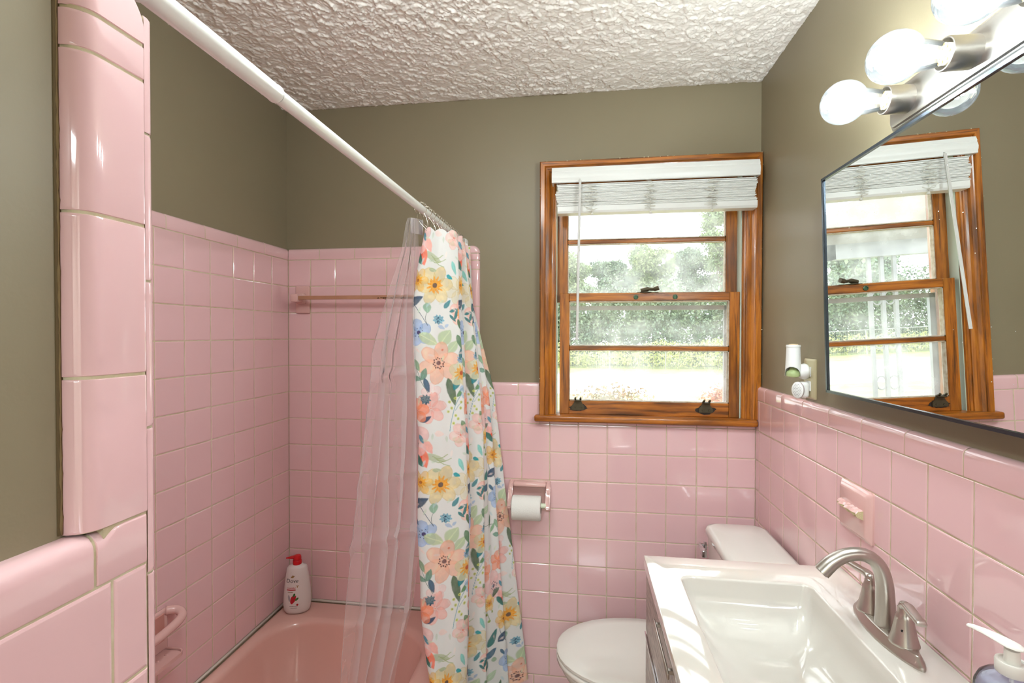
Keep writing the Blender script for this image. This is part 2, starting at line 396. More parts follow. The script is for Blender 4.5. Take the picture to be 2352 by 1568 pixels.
# return edge and inner face of the partition
bm = B()
zz = [TUBZ-.2]+[1.205-.1525*i for i in range(4,-1,-1)]+[1.205+.1525*i for i in range(1,4)]+[ZT-.012]
zz = sorted(set(round(z,4) for z in zz)); zz[-1] = ZT-.025
cap_row(bm, (XN-.052, YN+.0130, 0), (0,0,1), (1,0,0), (0,1,0), zz, .052, r=.0100, back=.0125)
link('return_edge_tiles', bm, TILE, wall_near, True, 40); flush_core(wall_near)
bm = B(); box(bm, XL-.01, XN-.052, YN-.011, YN+.0125, TUBZ-.06, ZT-.006, .004)
link('inner_face_tiles', bm, TILE, wall_near)

# ---- ceiling with a real stomped texture
hx, hy = 760, 900
x0, x1, y0, y1 = -1.93, .06, -2.30, .06
gx = np.linspace(x0, x1, hx); gy = np.linspace(y0, y1, hy); X, Y = np.meshgrid(gx, gy)
px = (x1-x0)/hx; c = lambda m_: m_/px
w1 = noise2(hy,hx,c(.030),1,2)-.5; w2 = noise2(hy,hx,c(.030),2,2)-.5
def warp(a, s):
    yy = np.clip((np.arange(hy)[:,None]+w1*s/px).astype(int),0,hy-1); xx = np.clip((np.arange(hx)[None,:]+w2*s/px).astype(int),0,hx-1)
    return a[yy,xx]
r1 = 1-np.abs(warp(noise2(hy,hx,c(.026),3,3),.03)-.5)*5; r2_ = 1-np.abs(warp(noise2(hy,hx,c(.013),4,2),.02)-.5)*4
patch = noise2(hy,hx,c(.16),5,2); blot = noise2(hy,hx,c(.019),6,2)
fin = noise2(hy,hx,c(.009),9,2)
h = np.clip(r1,0,1)**3*.0022 + np.clip(r2_,0,1)**2*.0012 + np.clip((warp(blot,.035)-.50)*11,0,1)*.0034*(.55+.9*fin) + np.clip((warp(noise2(hy,hx,c(.009),14,2),.02)-.56)*10,0,1)*.0016
h *= .55+.9*patch; h += noise2(hy,hx,c(.005),8,1)*.0010
edge = np.minimum(1, np.minimum((x1-.03-X), (y1-.03-Y))/.03).clip(.25,1)
me = grid_mesh('ceiling', X, Y, H+.002-h*edge*1.0)
ceiling = struct('ceiling', me, CEIL, smooth=True); tag(ceiling, 'off-white ceiling with stomped plaster texture', 'ceiling')
bm = B(); box(bm, -2.1, .2, -5.4, PT+TH, H+.008, H+.12); box(bm, -2.1,.2, YB-.1, y0+.01, H-.004, H+.01); box(bm,-1.7,.6,-5.3,YB-.1,H,H+.02)
link('ceiling_slab', bm, CEIL, ceiling)

# ------------------------------------------------------------------ window
win = tag(bpy.data.objects.new('window_1', None), kind='structure'); COL.objects.link(win)
tag(win, 'stained wood double-hung window with horizontal muntins', 'window')
def casing_profile():
    # (distance from outer edge, proud of the paint towards the room)
    return [(0,-.002),(0,.030),(.004,.035),(.018,.035),(.021,.032),(.023,.028),(.027,.027),(.034,.024),(.040,.017),(.046,.013),(.049,.012),(.050,.007),(.056,.006),(.059,.002),(.061,-.006),(.0625,-.016)]
yo = PT
def casing_side(x_out, s, z0, z1, parent=win):
    bm = B(); pr = casing_profile()
    loft(bm, [[(x_out+s*d, yo-hh, z) for d, hh in pr] for z in (z0, z1)], closed=False)
    # mitre at the top
    vs_ = bm.verts[:]
    for v in vs_:
        if abs(v.co.z-z1) < 1e-5: v.co.z = z1 - abs(v.co.x-x_out)
    return link('casing', bm, WV, parent)
ZCT = 2.117
casing_side(-.7955, 1, 1.146, ZCT); casing_side(.012, -1, 1.146, ZCT)
bm = B(); pr = casing_profile()
loft(bm, [[((-.7955+d) if e==0 else (.012-d), yo-hh, ZCT-d) for d, hh in pr] for e in (0,1)], closed=False)
link('casing', bm, WH, win)
bm = B(); box(bm, -.8145, -.001, -.034, .062, 1.1215, 1.1465, .008, 3); box(bm, -.735,-.04,.05,.19,1.10,1.135)
link('stool', bm, WH, win, True, 40)
bm = B(); rs = random.Random(21)
for k in range(60):
    if k < 24: x, z = -.79+.80*rs.random(), ZCT-rs.random()*.004
    elif k < 48: x, z = .012-rs.random()*.005, 1.15+.96*rs.random()
    else: x, z = -.7955+rs.random()*.004, 1.15+.96*rs.random()
    r = rs.uniform(.0008,.0028); lathe(bm,(x,yo-.0325,z),[(r,.003),(r*.9,-.0005),(r*.3,-.0015)],5,'Y')
tag(link('plaster_flecks', bm, mat('old_plaster_fleck', lin(205,190,160), .9), win), kind='stuff')
# jamb liners
bm = B(); box(bm, -.757, -.7335, .012, .17, 1.13, ZW1+.02); box(bm, -.0485, -.028, .012, .17, 1.13, ZW1+.02); box(bm, -.75,-.03,.012,.17,ZW1-.012,ZW1+.012)
link('jamb', bm, WV, win)
bm = B()
for a, b_ in ((-.7335,-.7310),(-.0520,-.0485)): box(bm, a, b_, .020, .105, 1.14, ZW1-.01)
link('weather_strip', bm, mat('pale_green_strip', lin(196,210,196), .4), win)
def sash(name, x0,x1,z0,z1,y0,y1, st, rt_, rb, mz, gl, parent=win):
    s = bpy.data.objects.new(name, None); COL.objects.link(s); s.parent = parent
    bm = B(); box(bm, x0,x0+st,y0,y1,z0,z1,.0015,1); box(bm,x1-st,x1,y0,y1,z0,z1,.0015,1); link('stile', bm, WV, s)
    bm = B(); box(bm, x0+st,x1-st,y0+.0006,y1,z0,z0+rb,.0015,1); box(bm,x0+st,x1-st,y0+.0006,y1,z1-rt_,z1,.0015,1)
    link('rail', bm, WH, s)
    bm = B(); box(bm, x0+st, x1-st, y0+.004, y1-.004, mz-.008, mz+.008, .003, 2); link('muntin', bm, WH, s)
    # sticking bead + putty
    bm = B(); q = .0035
    for (a0,a1) in ((z0+rb, mz-.008),(mz+.008, z1-rt_)):
        for (xa,xb,za,zb) in ((x0+st,x0+st+q,a0,a1),(x1-st-q,x1-st,a0,a1),(x0+st,x1-st,a0,a0+q),(x0+st,x1-st,a1-q,a1)):
            box(bm, xa,xb,y0+.004,y1-.010,za,zb)
    link('bead', bm, mat('worn_white_bead', lin(206,196,180), .6, var=(60,.7,lin(150,120,86))), s)
    for (a0,a1) in ((z0+rb-.002, mz),(mz, z1-rt_+.002)):
        bm = B(); ym = (y0+y1)/2+.004; quad(bm, (x0+st-.002,ym,a0),(x1-st+.002,ym,a0),(x1-st+.002,ym,a1),(x0+st-.002,ym,a1)); link('pane', bm, gl, s)
    return s
def dusty_glass(name='dusty_window_glass', dust=.22):
    m = bpy.data.materials.new(name); m.use_nodes = True; nt = m.node_tree; N = nt.nodes.new; L = nt.links.new
    nt.nodes.remove(nt.nodes['Principled BSDF']); out = nt.nodes['Material Output']
    tr = N('ShaderNodeBsdfTransparent'); gl = N('ShaderNodeBsdfGlossy'); gl.inputs['Roughness'].default_value = .02
    tl = N('ShaderNodeBsdfTranslucent'); tl.inputs[0].default_value = (.95,.97,1,1)
    fr = N('ShaderNodeFresnel'); fr.inputs[0].default_value = 1.35
    tc = N('ShaderNodeTexCoord'); n = N('ShaderNodeTexNoise'); n.inputs['Scale'].default_value = 9; n.inputs['Detail'].default_value = 6
    mr = N('ShaderNodeMapRange'); mr.inputs['From Min'].default_value = .35; mr.inputs['From Max'].default_value = .7; mr.inputs['To Min'].default_value = dust*.45; mr.inputs['To Max'].default_value = dust*1.7
    L(tc.outputs['Object'], n.inputs['Vector']); L(n.outputs['Fac'], mr.inputs['Value'])
    m1 = N('ShaderNodeMixShader'); m2 = N('ShaderNodeMixShader')
    L(mr.outputs[0], m1.inputs[0]); L(tr.outputs[0], m1.inputs[1]); L(tl.outputs[0], m1.inputs[2])
    L(fr.outputs[0], m2.inputs[0]); L(m1.outputs[0], m2.inputs[1]); L(gl.outputs[0], m2.inputs[2]); L(m2.outputs[0], out.inputs[0])
    return m
PANE = dusty_glass()
sash('upper_sash', -.7335, -.0485, 1.583, 2.07, .064, .096, .043, .04, .034, 1.822, PANE)
ls = sash('lower_sash', -.7195, -.0520, 1.1465, 1.6155, .022, .056, .037, .030, .052, 1.4035, PANE)
# half insect screen rail seen through the lower sash
bm = B(); box(bm, -.72,-.06,.125,.14,1.555,1.572); box(bm,-.72,-.70,.125,.14,1.14,1.57); box(bm,-.08,-.06,.125,.14,1.14,1.57)
link('storm_frame', bm, mat('grey_aluminium', lin(170,175,182), .4, .3), win)
# sash lock, lifts, screws
bm = B(); lathe(bm, (-.392,.038,1.6155), [(.024,0),(.024,.003),(.012,.005)], 20); box(bm,-.425,-.345,.030,.046,1.6155,1.6185)
tube(bm, spline([(-.41,.036,1.624),(-.385,.030,1.630),(-.365,.024,1.629),(-.345,.018,1.634)],4), [.009]*5+[.0065]*4+[.009]*4, 10)
link('sash_lock', bm, BRASS, ls, True, 50)
for cx in (-.648,-.172):
    bm = B(); loft(bm, [[(cx+a,y,1.1775+b_) for a,b_ in ((-.025,-.014),(.025,-.014),(.025,0),(.016,.012),(.011,.026),(-.011,.026),(-.016,.012),(-.025,0))] for y in (.0215,.016)])
    tube(bm, [(cx-.010,.018,1.203),(cx-.010,.004,1.207),(cx-.010,-.002,1.212)],.004,6); tube(bm,[(cx+.010,.018,1.203),(cx+.010,.004,1.207),(cx+.010,-.002,1.212)],.004,6); box(bm,cx-.012,cx+.012,-.004,.018,1.199,1.204,.002,1)
    for s in (-1,1): lathe(bm, (cx+s*.012,.0165,1.172), [(.004,0),(.003,-.002)], 10, 'Y')
    link('sash_lift', bm, BRASS, ls)
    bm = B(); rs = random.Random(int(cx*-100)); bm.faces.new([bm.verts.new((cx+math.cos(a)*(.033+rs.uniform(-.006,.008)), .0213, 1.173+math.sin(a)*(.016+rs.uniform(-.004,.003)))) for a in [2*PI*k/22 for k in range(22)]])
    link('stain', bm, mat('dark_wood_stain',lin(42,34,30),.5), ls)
for cx in (-.430,-.285):
    bm = B(); lathe(bm,(cx,.0225,1.599),[(.009,0),(.009,-.003),(.006,-.004),(.006,-.001),(.002,-.001)],16,'Y'); link('plug', bm, mat('green_patina',lin(70,96,70),.5,.4), ls, True, 40)

# ------------------------------------------------------------------ blind
bl = thing('window_blind', 'raised white faux wood blind hanging at the top of the window', 'blind', (-.38,-.04,2.08))
SL = mat('white_blind_slat', lin(232,232,228), .35)
bm = B(); prf = [(-.066,2.074),(-.069,2.066),(-.0715,2.060),(-.070,2.056),(-.073,2.050),(-.0755,2.040),(-.0745,2.032),(-.072,2.026),(-.072,2.018),(-.066,2.0165),(-.060,2.018),(-.060,2.074)]
loft(bm, [[(x,y,z) for y,z in prf] for x in (-.7465,-.0155)]); 
for x0_,x1_ in ((-.7465,-.741),(-.021,-.0155)): box(bm,x0_,x1_,-.062,-.022,2.018,2.074)
link('valance', bm, SL, bl, True, 35)
bm = B(); box(bm,-.735,-.025,-.055,-.022,2.035,2.072); link('headrail', bm, SL, bl)
ns = 19; ztop = 2.012; zbot = 1.9355
for i in range(ns):
    z = ztop-(ztop-zbot)*i/(ns-1); bm = B(); x0_ = -.7285+random.gauss(0,.0016)+.004*math.sin(i*.5); x1_ = -.0255+random.gauss(0,.002)+.003*math.sin(i*.4)
    yc = -.036+random.gauss(0,.0008); tilt = random.gauss(0,.015); hw=.0245
    loft(bm, [[(x, yc+a, z+b_+tilt*a+random.gauss(0,.0001)) for a,b_ in ((-hw,.0010),(-hw*.5,.0016),(0,.0019),(hw*.5,.0016),(hw,.0010),(hw,-.0018),(0,-.0010),(-hw*.97,-.0022),(-hw*1.01,-.0016),(-hw*1.02,0))] for x in np.linspace(x0_,x1_,5)])
    link('slat', bm, SL, bl, True, 40)
bm = B(); loft(bm, [[(x,y,z) for y,z in ((-.0615,1.932),(-.0615,1.914),(-.058,1.9065),(-.014,1.9065),(-.0105,1.914),(-.0105,1.932))] for x in (-.7255,-.021)])
link('bottom_rail', bm, SL, bl)
STR = mat('white_cord', lin(222,220,210), .8)
for cx in (-.602,-.392,-.178):
    bm = B(); rs = random.Random(int(cx*-1000)); pts = []
    for i in range(26):
        z = 2.012-.098*i/25; pts.append((cx+(.022 if i%2 else -.022)*(0.55+rs.random()*.55)+rs.gauss(0,.004), -.064-abs(rs.gauss(0,.003)), z+rs.gauss(0,.004)))
    tube(bm, spline(pts,6), .0008, 5)
    pts = [(cx+rs.gauss(0,.014), -.064-rs.random()*.005, 1.985-.075*i/13+rs.gauss(0,.005)) for i in range(14)]; tube(bm, spline(pts,5), .0007, 5)
    tube(bm, [(cx+.004,-.064,1.94),(cx+.003,-.064,1.915),(cx+.004,-.062,1.904)], .0008, 5)
    lathe(bm, (cx+.004,-.060,1.897), [(.001,.009),(.005,.006),(.006,.001),(.003,-.001)], 10)
    link('ladder_cord', bm, STR, bl, True)
bm = B(); tube(bm, [(-.643,-.079,2.022),(-.6425,-.080,2.018),(-.6516,-.135,1.4372)], .0048, 6); tube(bm, [(-.643,-.070,2.03),(-.643,-.078,2.026)], .002,6)
link('wand', bm, mat('grey_white_wand', lin(214,212,208), .3), bl, True, 50)

# ------------------------------------------------------------------ bathtub
tubm = mat('pink_enamel', lin(228,180,168), .10, coat=.4)
tub = thing('bathtub', 'pink built-in bathtub behind the shower curtain', 'bathtub', (-1.46,-.73,0))
bm = B(); TX0, TX1, TY0, TY1 = XL+.0045, -1.085, -1.455, -.002
ocx, ocy, ohx, ohy = (TX0+TX1)/2, (TY0+TY1)/2, (TX1-TX0)/2, (TY1-TY0)/2
icx, icy = (-1.795-1.185)/2, (-1.34-.135)/2; ihx, ihy = (1.795-1.185)/2, (1.34-.135)/2
L_ = []
L_.append(rrect(ocx,ocy,ohx,ohy,.010,8,0.001)); L_.append(rrect(ocx,ocy,ohx,ohy,.010,8,TUBZ-.03)); 
for k in range(1,6):
    a = k/5*PI/2; L_.append(rrect(ocx,ocy,ohx-.018*(1-math.cos(a)),ohy-.018*(1-math.cos(a)),.010,8,TUBZ-.018-.012*0+.018*math.sin(a)-.0))
L_.append(rrect(icx,icy,ihx+.022,ihy+.022,.16,8,TUBZ))
for k in range(1,6):
    a = k/5*PI/2; L_.append(rrect(icx,icy,ihx+.022-.024*math.sin(a),ihy+.022-.024*math.sin(a),.155,8,TUBZ-.024*(1-math.cos(a))))
for t, ins, iy in ((.3,.012,.02),(.6,.028,.05),(.8,.045,.085),(.92,.075,.12),(1.0,.13,.19)):
    L_.append(rrect(icx,icy,ihx-ins,ihy-iy,.15,8,TUBZ-.024-(TUBZ-.024-.06)*t))
loft(bm, L_, True, True); link('tub_shell', bm, tubm, tub, True, 60)
bm = B(); 
tube(bm, [(XL+.003,-.004,TUBZ+.002),(-1.10,-.004,TUBZ+.002)], .0045, 8); tube(bm, [(XL+.004,-.002,TUBZ+.002),(XL+.004,-1.455,TUBZ+.002)], .0045, 8)
link('caulk_bead', bm, CAULK, tub, True)

# body wash bottle
bw = thing('body_wash_bottle', 'white body wash bottle with red pump in the tub corner', 'bottle', (-1.757,-.088,TUBZ))
BX, BY = -1.757, -.088
prof = [(.030,.020,0),(.043,.027,.003),(.049,.031,.012),(.0525,.033,.035),(.052,.033,.06),(.049,.031,.10),(.044,.029,.14),(.040,.027,.165),(.038,.025,.178),(.033,.022,.185),(.020,.017,.189),(.015,.015,.191)]
brot = Matrix.Translation((BX,BY,TUBZ+.001)) @ Matrix.Rotation(math.radians(20),4,'Z')
def bottle_half(zr):
    for (a,b_,z0_),(c_,d_,z1_) in zip(prof[:-1],prof[1:]):
        if z0_ <= zr <= z1_: f = (zr-z0_)/(z1_-z0_); return a+(c_-a)*f, b_+(d_-b_)*f
    return prof[0][:2]
bm = B(); loft(bm, [[brot @ Vector((a*math.cos(2*PI*k/36), b_*math.sin(2*PI*k/36), z)) for k in range(36)] for a,b_,z in prof])
link('bottle_body', bm, mat('white_bottle_plastic', lin(226,216,212), .3), bw, True, 60)
bm = B(); lathe(bm, (BX,BY,TUBZ+.190), [(.0155,0),(.0165,.002),(.0165,.016),(.0150,.018)], 28); lathe(bm, (BX,BY,TUBZ+.208),[(.0145,0),(.0155,.002),(.0150,.012),(.013,.017),(.004,.019)],24)
hd = Matrix.Rotation(math.radians(195),4,'Z')
fr_ = [(0.0,.012,.012),( .018,.011,.009),(.034,.006,.0045),(.042,.004,.003)]
b2 = bmesh.new(); loft(b2, [[Vector((x, hwid*math.cos(2*PI*k/12), .012-.004*(x/.042)+hh*math.sin(2*PI*k/12)*.6)) for k in range(12)] for x,hwid,hh in fr_])
merge(bm, b2, Matrix.Translation((BX,BY,TUBZ+.208)) @ hd)
link('pump', bm, RED, bw, True, 50)
def text_mesh(s, size, shear=0, align='CENTER', extrude=0.0):
    c_ = bpy.data.curves.new('t','FONT'); c_.body = s; c_.size = size; c_.shear = shear; c_.align_x = align; c_.extrude = extrude; c_.resolution_u = 3
    o = bpy.data.objects.new('t', c_); COL.objects.link(o); bpy.context.view_layer.update()
    me = bpy.data.meshes.new_from_object(o.evaluated_get(bpy.context.evaluated_depsgraph_get())); bpy.data.objects.remove(o); bpy.data.curves.remove(c_); return me
def on_bottle(me_or_poly, name, m, xo, zo, lift=.0004, parent=bw):
    """wrap a flat drawing (x across, y up) onto the front of the oval bottle"""
    me = me_or_poly
    for v in me.vertices:
        zr = zo+v.co.y; a,b_ = bottle_half(min(max(zr,.002),.19)); xx = max(-a*.97, min(a*.97, xo+v.co.x))
        v.co = brot @ Vector((xx, -b_*math.sqrt(max(0,1-(xx/a)**2))-lift, zr))
    return link(name, me, m, parent)
def poly_mesh(polys):
    bm = B()
    for pl in polys: bm.faces.new([bm.verts.new((x,y,0)) for x,y in pl])
    me = bpy.data.meshes.new('d'); bm.to_mesh(me); bm.free(); return me
def ell(cx,cy,a,b_,rot=0,n=16):
    c_,s_ = math.cos(rot), math.sin(rot); return [(cx+a*math.cos(t)*c_-b_*math.sin(t)*s_, cy+a*math.cos(t)*s_+b_*math.sin(t)*c_) for t in [2*PI*k/n for k in range(n)]]
INK = mat('black_ink', lin(40,34,40), .5); GOLD = mat('gold_ink', lin(150,112,60), .4); REDI = mat('red_ink', lin(186,26,40), .5); GREENI = mat('green_ink', lin(60,110,50), .5)
def dashes(wd, ht, seed):
    rs = random.Random(seed); x = -wd/2; out = []
    while x < wd/2:
        l = rs.uniform(.0008,.0022); t = ht*rs.choice((.6,.6,1.0)); out.append([(x,0),(x+l*.7,0),(x+l*.7,t),(x,t)]); x += l
    return poly_mesh(out)
on_bottle(text_mesh('Dove', .021, .15), 'logo_text', INK, -.014, .128)
on_bottle(poly_mesh([[(-.008,.0),(-.002,.003),(.001,.0085),(.004,.004),(.010,.006),(.006,.001),(.002,-.003),(-.004,-.003)]]), 'logo_bird', GOLD, -.012, .150)
on_bottle(dashes(.032,.0045,1), 'fine_print', REDI, -.017, .106)
on_bottle(poly_mesh([[(-.017+.0034*k,0),(-.0136+.0034*k,0),(-.0136+.0034*k,.004),(-.017+.0034*k,.004)] for k in range(10)]), 'label_band', REDI, -.017, .098)
on_bottle(dashes(.020,.0030,2), 'fine_print', GOLD, -.021, .090)
on_bottle(poly_mesh([ell(0,0,.0065,.0065)[:8]+list(reversed([(x*.8,y*.8) for x,y in ell(0,0,.0065,.0065)[:8]])), ell(0,-.0005,.002,.003)]), 'seal_mark', GOLD, .006, .112)
on_bottle(poly_mesh([ell(-.002,0,.008,.017,-.25), ell(.006,.003,.004,.014,-.3)]), 'fruit_print', REDI, -.010, .062)
on_bottle(poly_mesh([ell(.014,.002,.008,.004,.7), ell(.004,.018,.004,.007,-.4)]), 'leaf_print', GREENI, -.010, .062, .0006)
on_bottle(poly_mesh([ell(-.015,.006,.004,.013,.15)]), 'splash_print', mat('grey_ink',lin(170,160,165),.5), -.010, .062, .0005)
on_bottle(poly_mesh([ell(0,0,.004,.004)]), 'badge_print', REDI, .006, .042, .0005)
on_bottle(dashes(.030,.0026,3), 'fine_print', INK, -.008, .036)
on_bottle(dashes(.024,.0026,4), 'fine_print', INK, -.008, .028)

# ceramic towel bar on the back tub wall
tb = thing('towel_bar', 'clear plastic towel bar between pink ceramic brackets on the tub wall', 'towel bar', (-1.56,0,1.6))
for xc, s in ((-1.778,1),(-1.145,-1)):
    bm = B(); box(bm, xc-.031,xc+.031,-.010,.002,1.541,1.654,.004,3)
    box(bm, xc-.014*1-.006,xc+.012,-.066,-.006,1.585,1.617,.004,2)
    box(bm, xc-.020,xc+.020,-.030,-.006,1.578,1.624,.010,3)
    link('bracket', bm, CERAM, tb, True, 40)
bm = B(); box(bm, -1.780,-1.145,-.060,-.046,1.594,1.609,.001,1)
link('bar', bm, mat('amber_acrylic', lin(190,140,110), .15, var=(14,.5,lin(150,105,80))), tb)
bm = B(); rs = random.Random(5)
for k in range(90):
    t = rs.betavariate(2.2,2); x = -1.45+t*.22; z = 1.598+rs.gauss(0,.002); r = rs.uniform(.0005,.0022); bm.faces.new([bm.verts.new((x+r*1.6*math.cos(a)*1.5,-.0604-rs.random()*.0002,z+r*.6*math.sin(a))) for a in (0,1,2,3,4,5)])
link('mildew', bm, mat('mildew_spots', lin(70,48,24), .9), tb)

# soap dish with grab bar on the tub side wall
gd = thing('grab_soap_dish', 'pink ceramic soap dish with grab bar on the tub side wall', 'soap dish', (XL,-.70,.52))
bm = B()
Yc = -.705
# back frame
box(bm, XL-.001, XL+.012, Yc-.095, Yc+.075, .535, .655, .006, 3)
link('back_plate', bm, CERAM, gd, True, 40)
bm = B(); box(bm, XL+.010, XL+.014, Yc-.080, Yc+.060, .565,.645,.002,1); link('recess', bm, mat('pink_ceramic_recess', lin(200,140,130), .2), gd)
bm = B(); pts = spline([(XL+.006,Yc+.070,.645),(XL+.030,Yc+.088,.640),(XL+.055,Yc+.075,.630),(XL+.062,Yc+.02,.622),(XL+.062,Yc-.06,.618),(XL+.052,Yc-.10,.618),(XL+.01,Yc-.105,.62)],6); tube(bm, pts, .0125, 14)
link('grab_bar', bm, CERAM, gd, True)
bm = B(); loft(bm, [[(x*1.0, y, z) for x,y,z in rrect(XL+.035, Yc-.01, .040, .078, .022, 6, zz_)] for zz_ in (.530,.536)]); loft(bm, [rrect(XL+.035,Yc-.01,.040,.078,.022,6,.536),rrect(XL+.035,Yc-.01,.040,.078,.022,6,.541),rrect(XL+.035,Yc-.01,.037,.075,.020,6,.541),rrect(XL+.035,Yc-.01,.036,.074,.020,6,.537)],False,False)
for k in range(4): lathe(bm,(XL+.035,Yc-.05+.03*k,.536),[(.005,0),(.0045,.002),(.001,.0028)],10)
link('soap_tray', bm, CERAM, gd, True, 40)

# ------------------------------------------------------------------ toilet paper
tp = thing('toilet_paper_holder', 'pink ceramic toilet paper holder on the tiled wall below the window', 'paper holder', (-.83,0,.82))
bm = B(); xa, xb, za, zb = -.911, -.751, .770, .888
box(bm, xa, xb, -.006, .002, za, zb, .003, 2)
box(bm, xa+.016, xb-.016, -.040, -.004, zb-.018, zb-.001, .007, 3)
link('back_plate', bm, CERAM, tp, True, 40)
for x0_, x1_ in ((xa, xa+.016),(xb-.016, xb)):
    bm = B(); prf = [(-.002,zb),(-.020,zb-.002),(-.038,zb-.012),(-.046,zb-.03),(-.060,zb-.055),(-.078,zb-.068),(-.086,zb-.080),(-.082,zb-.092),(-.068,zb-.096),(-.050,zb-.090),(-.025,zb-.078),(-.002,zb-.085)]
    b2 = bmesh.new(); loft(b2, [[(x,y,z) for y,z in prf] for x in (x0_,x1_)]); bmesh.ops.bevel(b2, geom=list(b2.edges), offset=.0035, segments=2, affect='EDGES'); merge(bm, b2)
    link('arm', bm, CERAM, tp, True, 45)
bm = B(); lathe(bm, (xa+.014,-.070,.812), [(.0085,0),(.0085,.060),(.0095,.061),(.0095,.132)], 20, 'X')
link('roller', bm, mat('cream_plastic', lin(222,226,200), .35), tp, True, 40)
tr_ = thing('toilet_paper_roll', 'white quilted toilet paper roll on the pink ceramic holder', 'toilet paper', (-.837,-.072,.806))
bm = B(); R0, R1, xr0, xr1 = .0455, .0195, -.892, -.784; cz = .812-.0098
loops = []
for r, x in ((R1,xr0),(R0-.003,xr0),(R0,xr0+.003),(R0,xr1-.003),(R0-.003,xr1),(R1,xr1)): loops.append([(x,-.070+r*math.cos(2*PI*k/40),cz+r*math.sin(2*PI*k/40)) for k in range(40)])
loft(bm, loops+[loops[0]], False, False)
pm = mat('quilted_paper', lin(232,228,222), .9)
nt = pm.node_tree; v_ = nt.nodes.new('ShaderNodeTexVoronoi'); v_.inputs['Scale'].default_value = 330; bp_ = nt.nodes.new('ShaderNodeBump'); bp_.inputs['Distance'].default_value = .001; bp_.inputs['Strength'].default_value=.6
nt.links.new(nt.nodes['Texture Coordinate'].outputs['Object'], v_.inputs['Vector']); nt.links.new(v_.outputs['Distance'], bp_.inputs['Height']); nt.links.new(bp_.outputs[0], nt.nodes['Principled BSDF'].inputs['Normal'])
link('paper', bm, pm, tr_, True, 40)
bm = B(); lathe(bm, (xr0+.001,-.070,cz), [(R1,0),(R1,xr1-xr0-.002),(R1-.0012,xr1-xr0-.002),(R1-.0012,0)], 24, 'X', False); link('cardboard_core', bm, mat('cardboard', lin(150,120,90), .9), tr_)

# ------------------------------------------------------------------ toilet
tl_ = thing('toilet', 'white toilet with closed lid between the wall and the vanity', 'toilet', (-.40,-.325,0))
TYC = -.325
def dshape(x0, x1, hy_, z, bow=.014, r=.035, yc=TYC, n=7):
    """tank plan: straight back at x1, bowed front at x0"""
    base = rrect((x0+x1)/2, yc, (x1-x0)/2, hy_, r, n, z); out = []
    for x,y,zz_ in base:
        t = (y-yc)/hy_; f = (x1-x)/(x1-x0); out.append((x - bow*(1-t*t)*f, y, zz_))
    return out
bm = B(); L_ = [dshape(-.180,-.022,.185,.40), dshape(-.196,-.020,.195,.60), dshape(-.200,-.018,.200,.768)]
loft(bm, L_); link('tank', bm, PORC, tl_, True, 60)
bm = B(); L_ = [dshape(-.202,-.014,.204,.767,r=.04), dshape(-.207,-.012,.208,.775,r=.042), dshape(-.207,-.012,.208,.790,r=.042), dshape(-.203,-.015,.205,.798,r=.04), dshape(-.190,-.026,.194,.802,r=.035), dshape(-.150,-.06,.12,.8045,r=.03)]
loft(bm, L_); link('tank_lid', bm, PORC, tl_, True, 60)
bm = B(); lathe(bm, (-.212,-.168,.738), [(.013,0),(.013,-.008),(.008,-.010),(.008,-.018)], 16, 'X'); box(bm, -.236,-.226,-.222,-.158,.728,.745,.003,2); box(bm,-.240,-.224,-.232,-.205,.722,.746,.003,2)
link('flush_lever', bm, CHROME, tl_, True, 45)
def egg(x0, x1, hy_, z, n=40, xw=.42):
    out = []; L0 = x1-x0; xc = x1-L0*xw
    for k in range(n):
        a = 2*PI*k/n; cx_, sy_ = math.cos(a), math.sin(a)
        if cx_ < 0: x = xc + cx_*(xc-x0)
        else: x = xc + (abs(cx_)**.7)*(x1-xc)
        out.append((x, TYC+hy_*(abs(sy_)**(.92 if cx_<0 else .8))*(1 if sy_>=0 else -1), z))
    return out
bm = B(); L_ = [egg(-.56,-.16,.11,0.0),egg(-.565,-.15,.112,.02),egg(-.53,-.15,.095,.10),egg(-.55,-.15,.105,.20),egg(-.62,-.14,.145,.29),egg(-.675,-.14,.176,.36),egg(-.700,-.14,.187,.40),egg(-.704,-.14,.189,.412),egg(-.698,-.14,.184,.418)]
loft(bm, L_); link('bowl', bm, PORC, tl_, True, 60)
bm = B(); L_ = [egg(-.706,-.24,.187,.4185),egg(-.712,-.235,.191,.424),egg(-.712,-.235,.191,.434),egg(-.707,-.24,.188,.4375)]; loft(bm, L_)
box(bm,-.245,-.215,TYC-.09,TYC+.09,.415,.445,.006,2)
link('seat', bm, mat('seat_plastic', lin(228,224,216), .18, coat=.2), tl_, True, 50)
bm = B(); L_ = [egg(-.704,-.238,.184,.4385),egg(-.711,-.236,.189,.4425),egg(-.711,-.236,.189,.450),egg(-.704,-.240,.184,.4545),egg(-.66,-.28,.15,.4565),egg(-.55,-.34,.06,.4575)]; loft(bm, L_)
link('seat_lid', bm, MATS['seat_plastic'], tl_, True, 50)

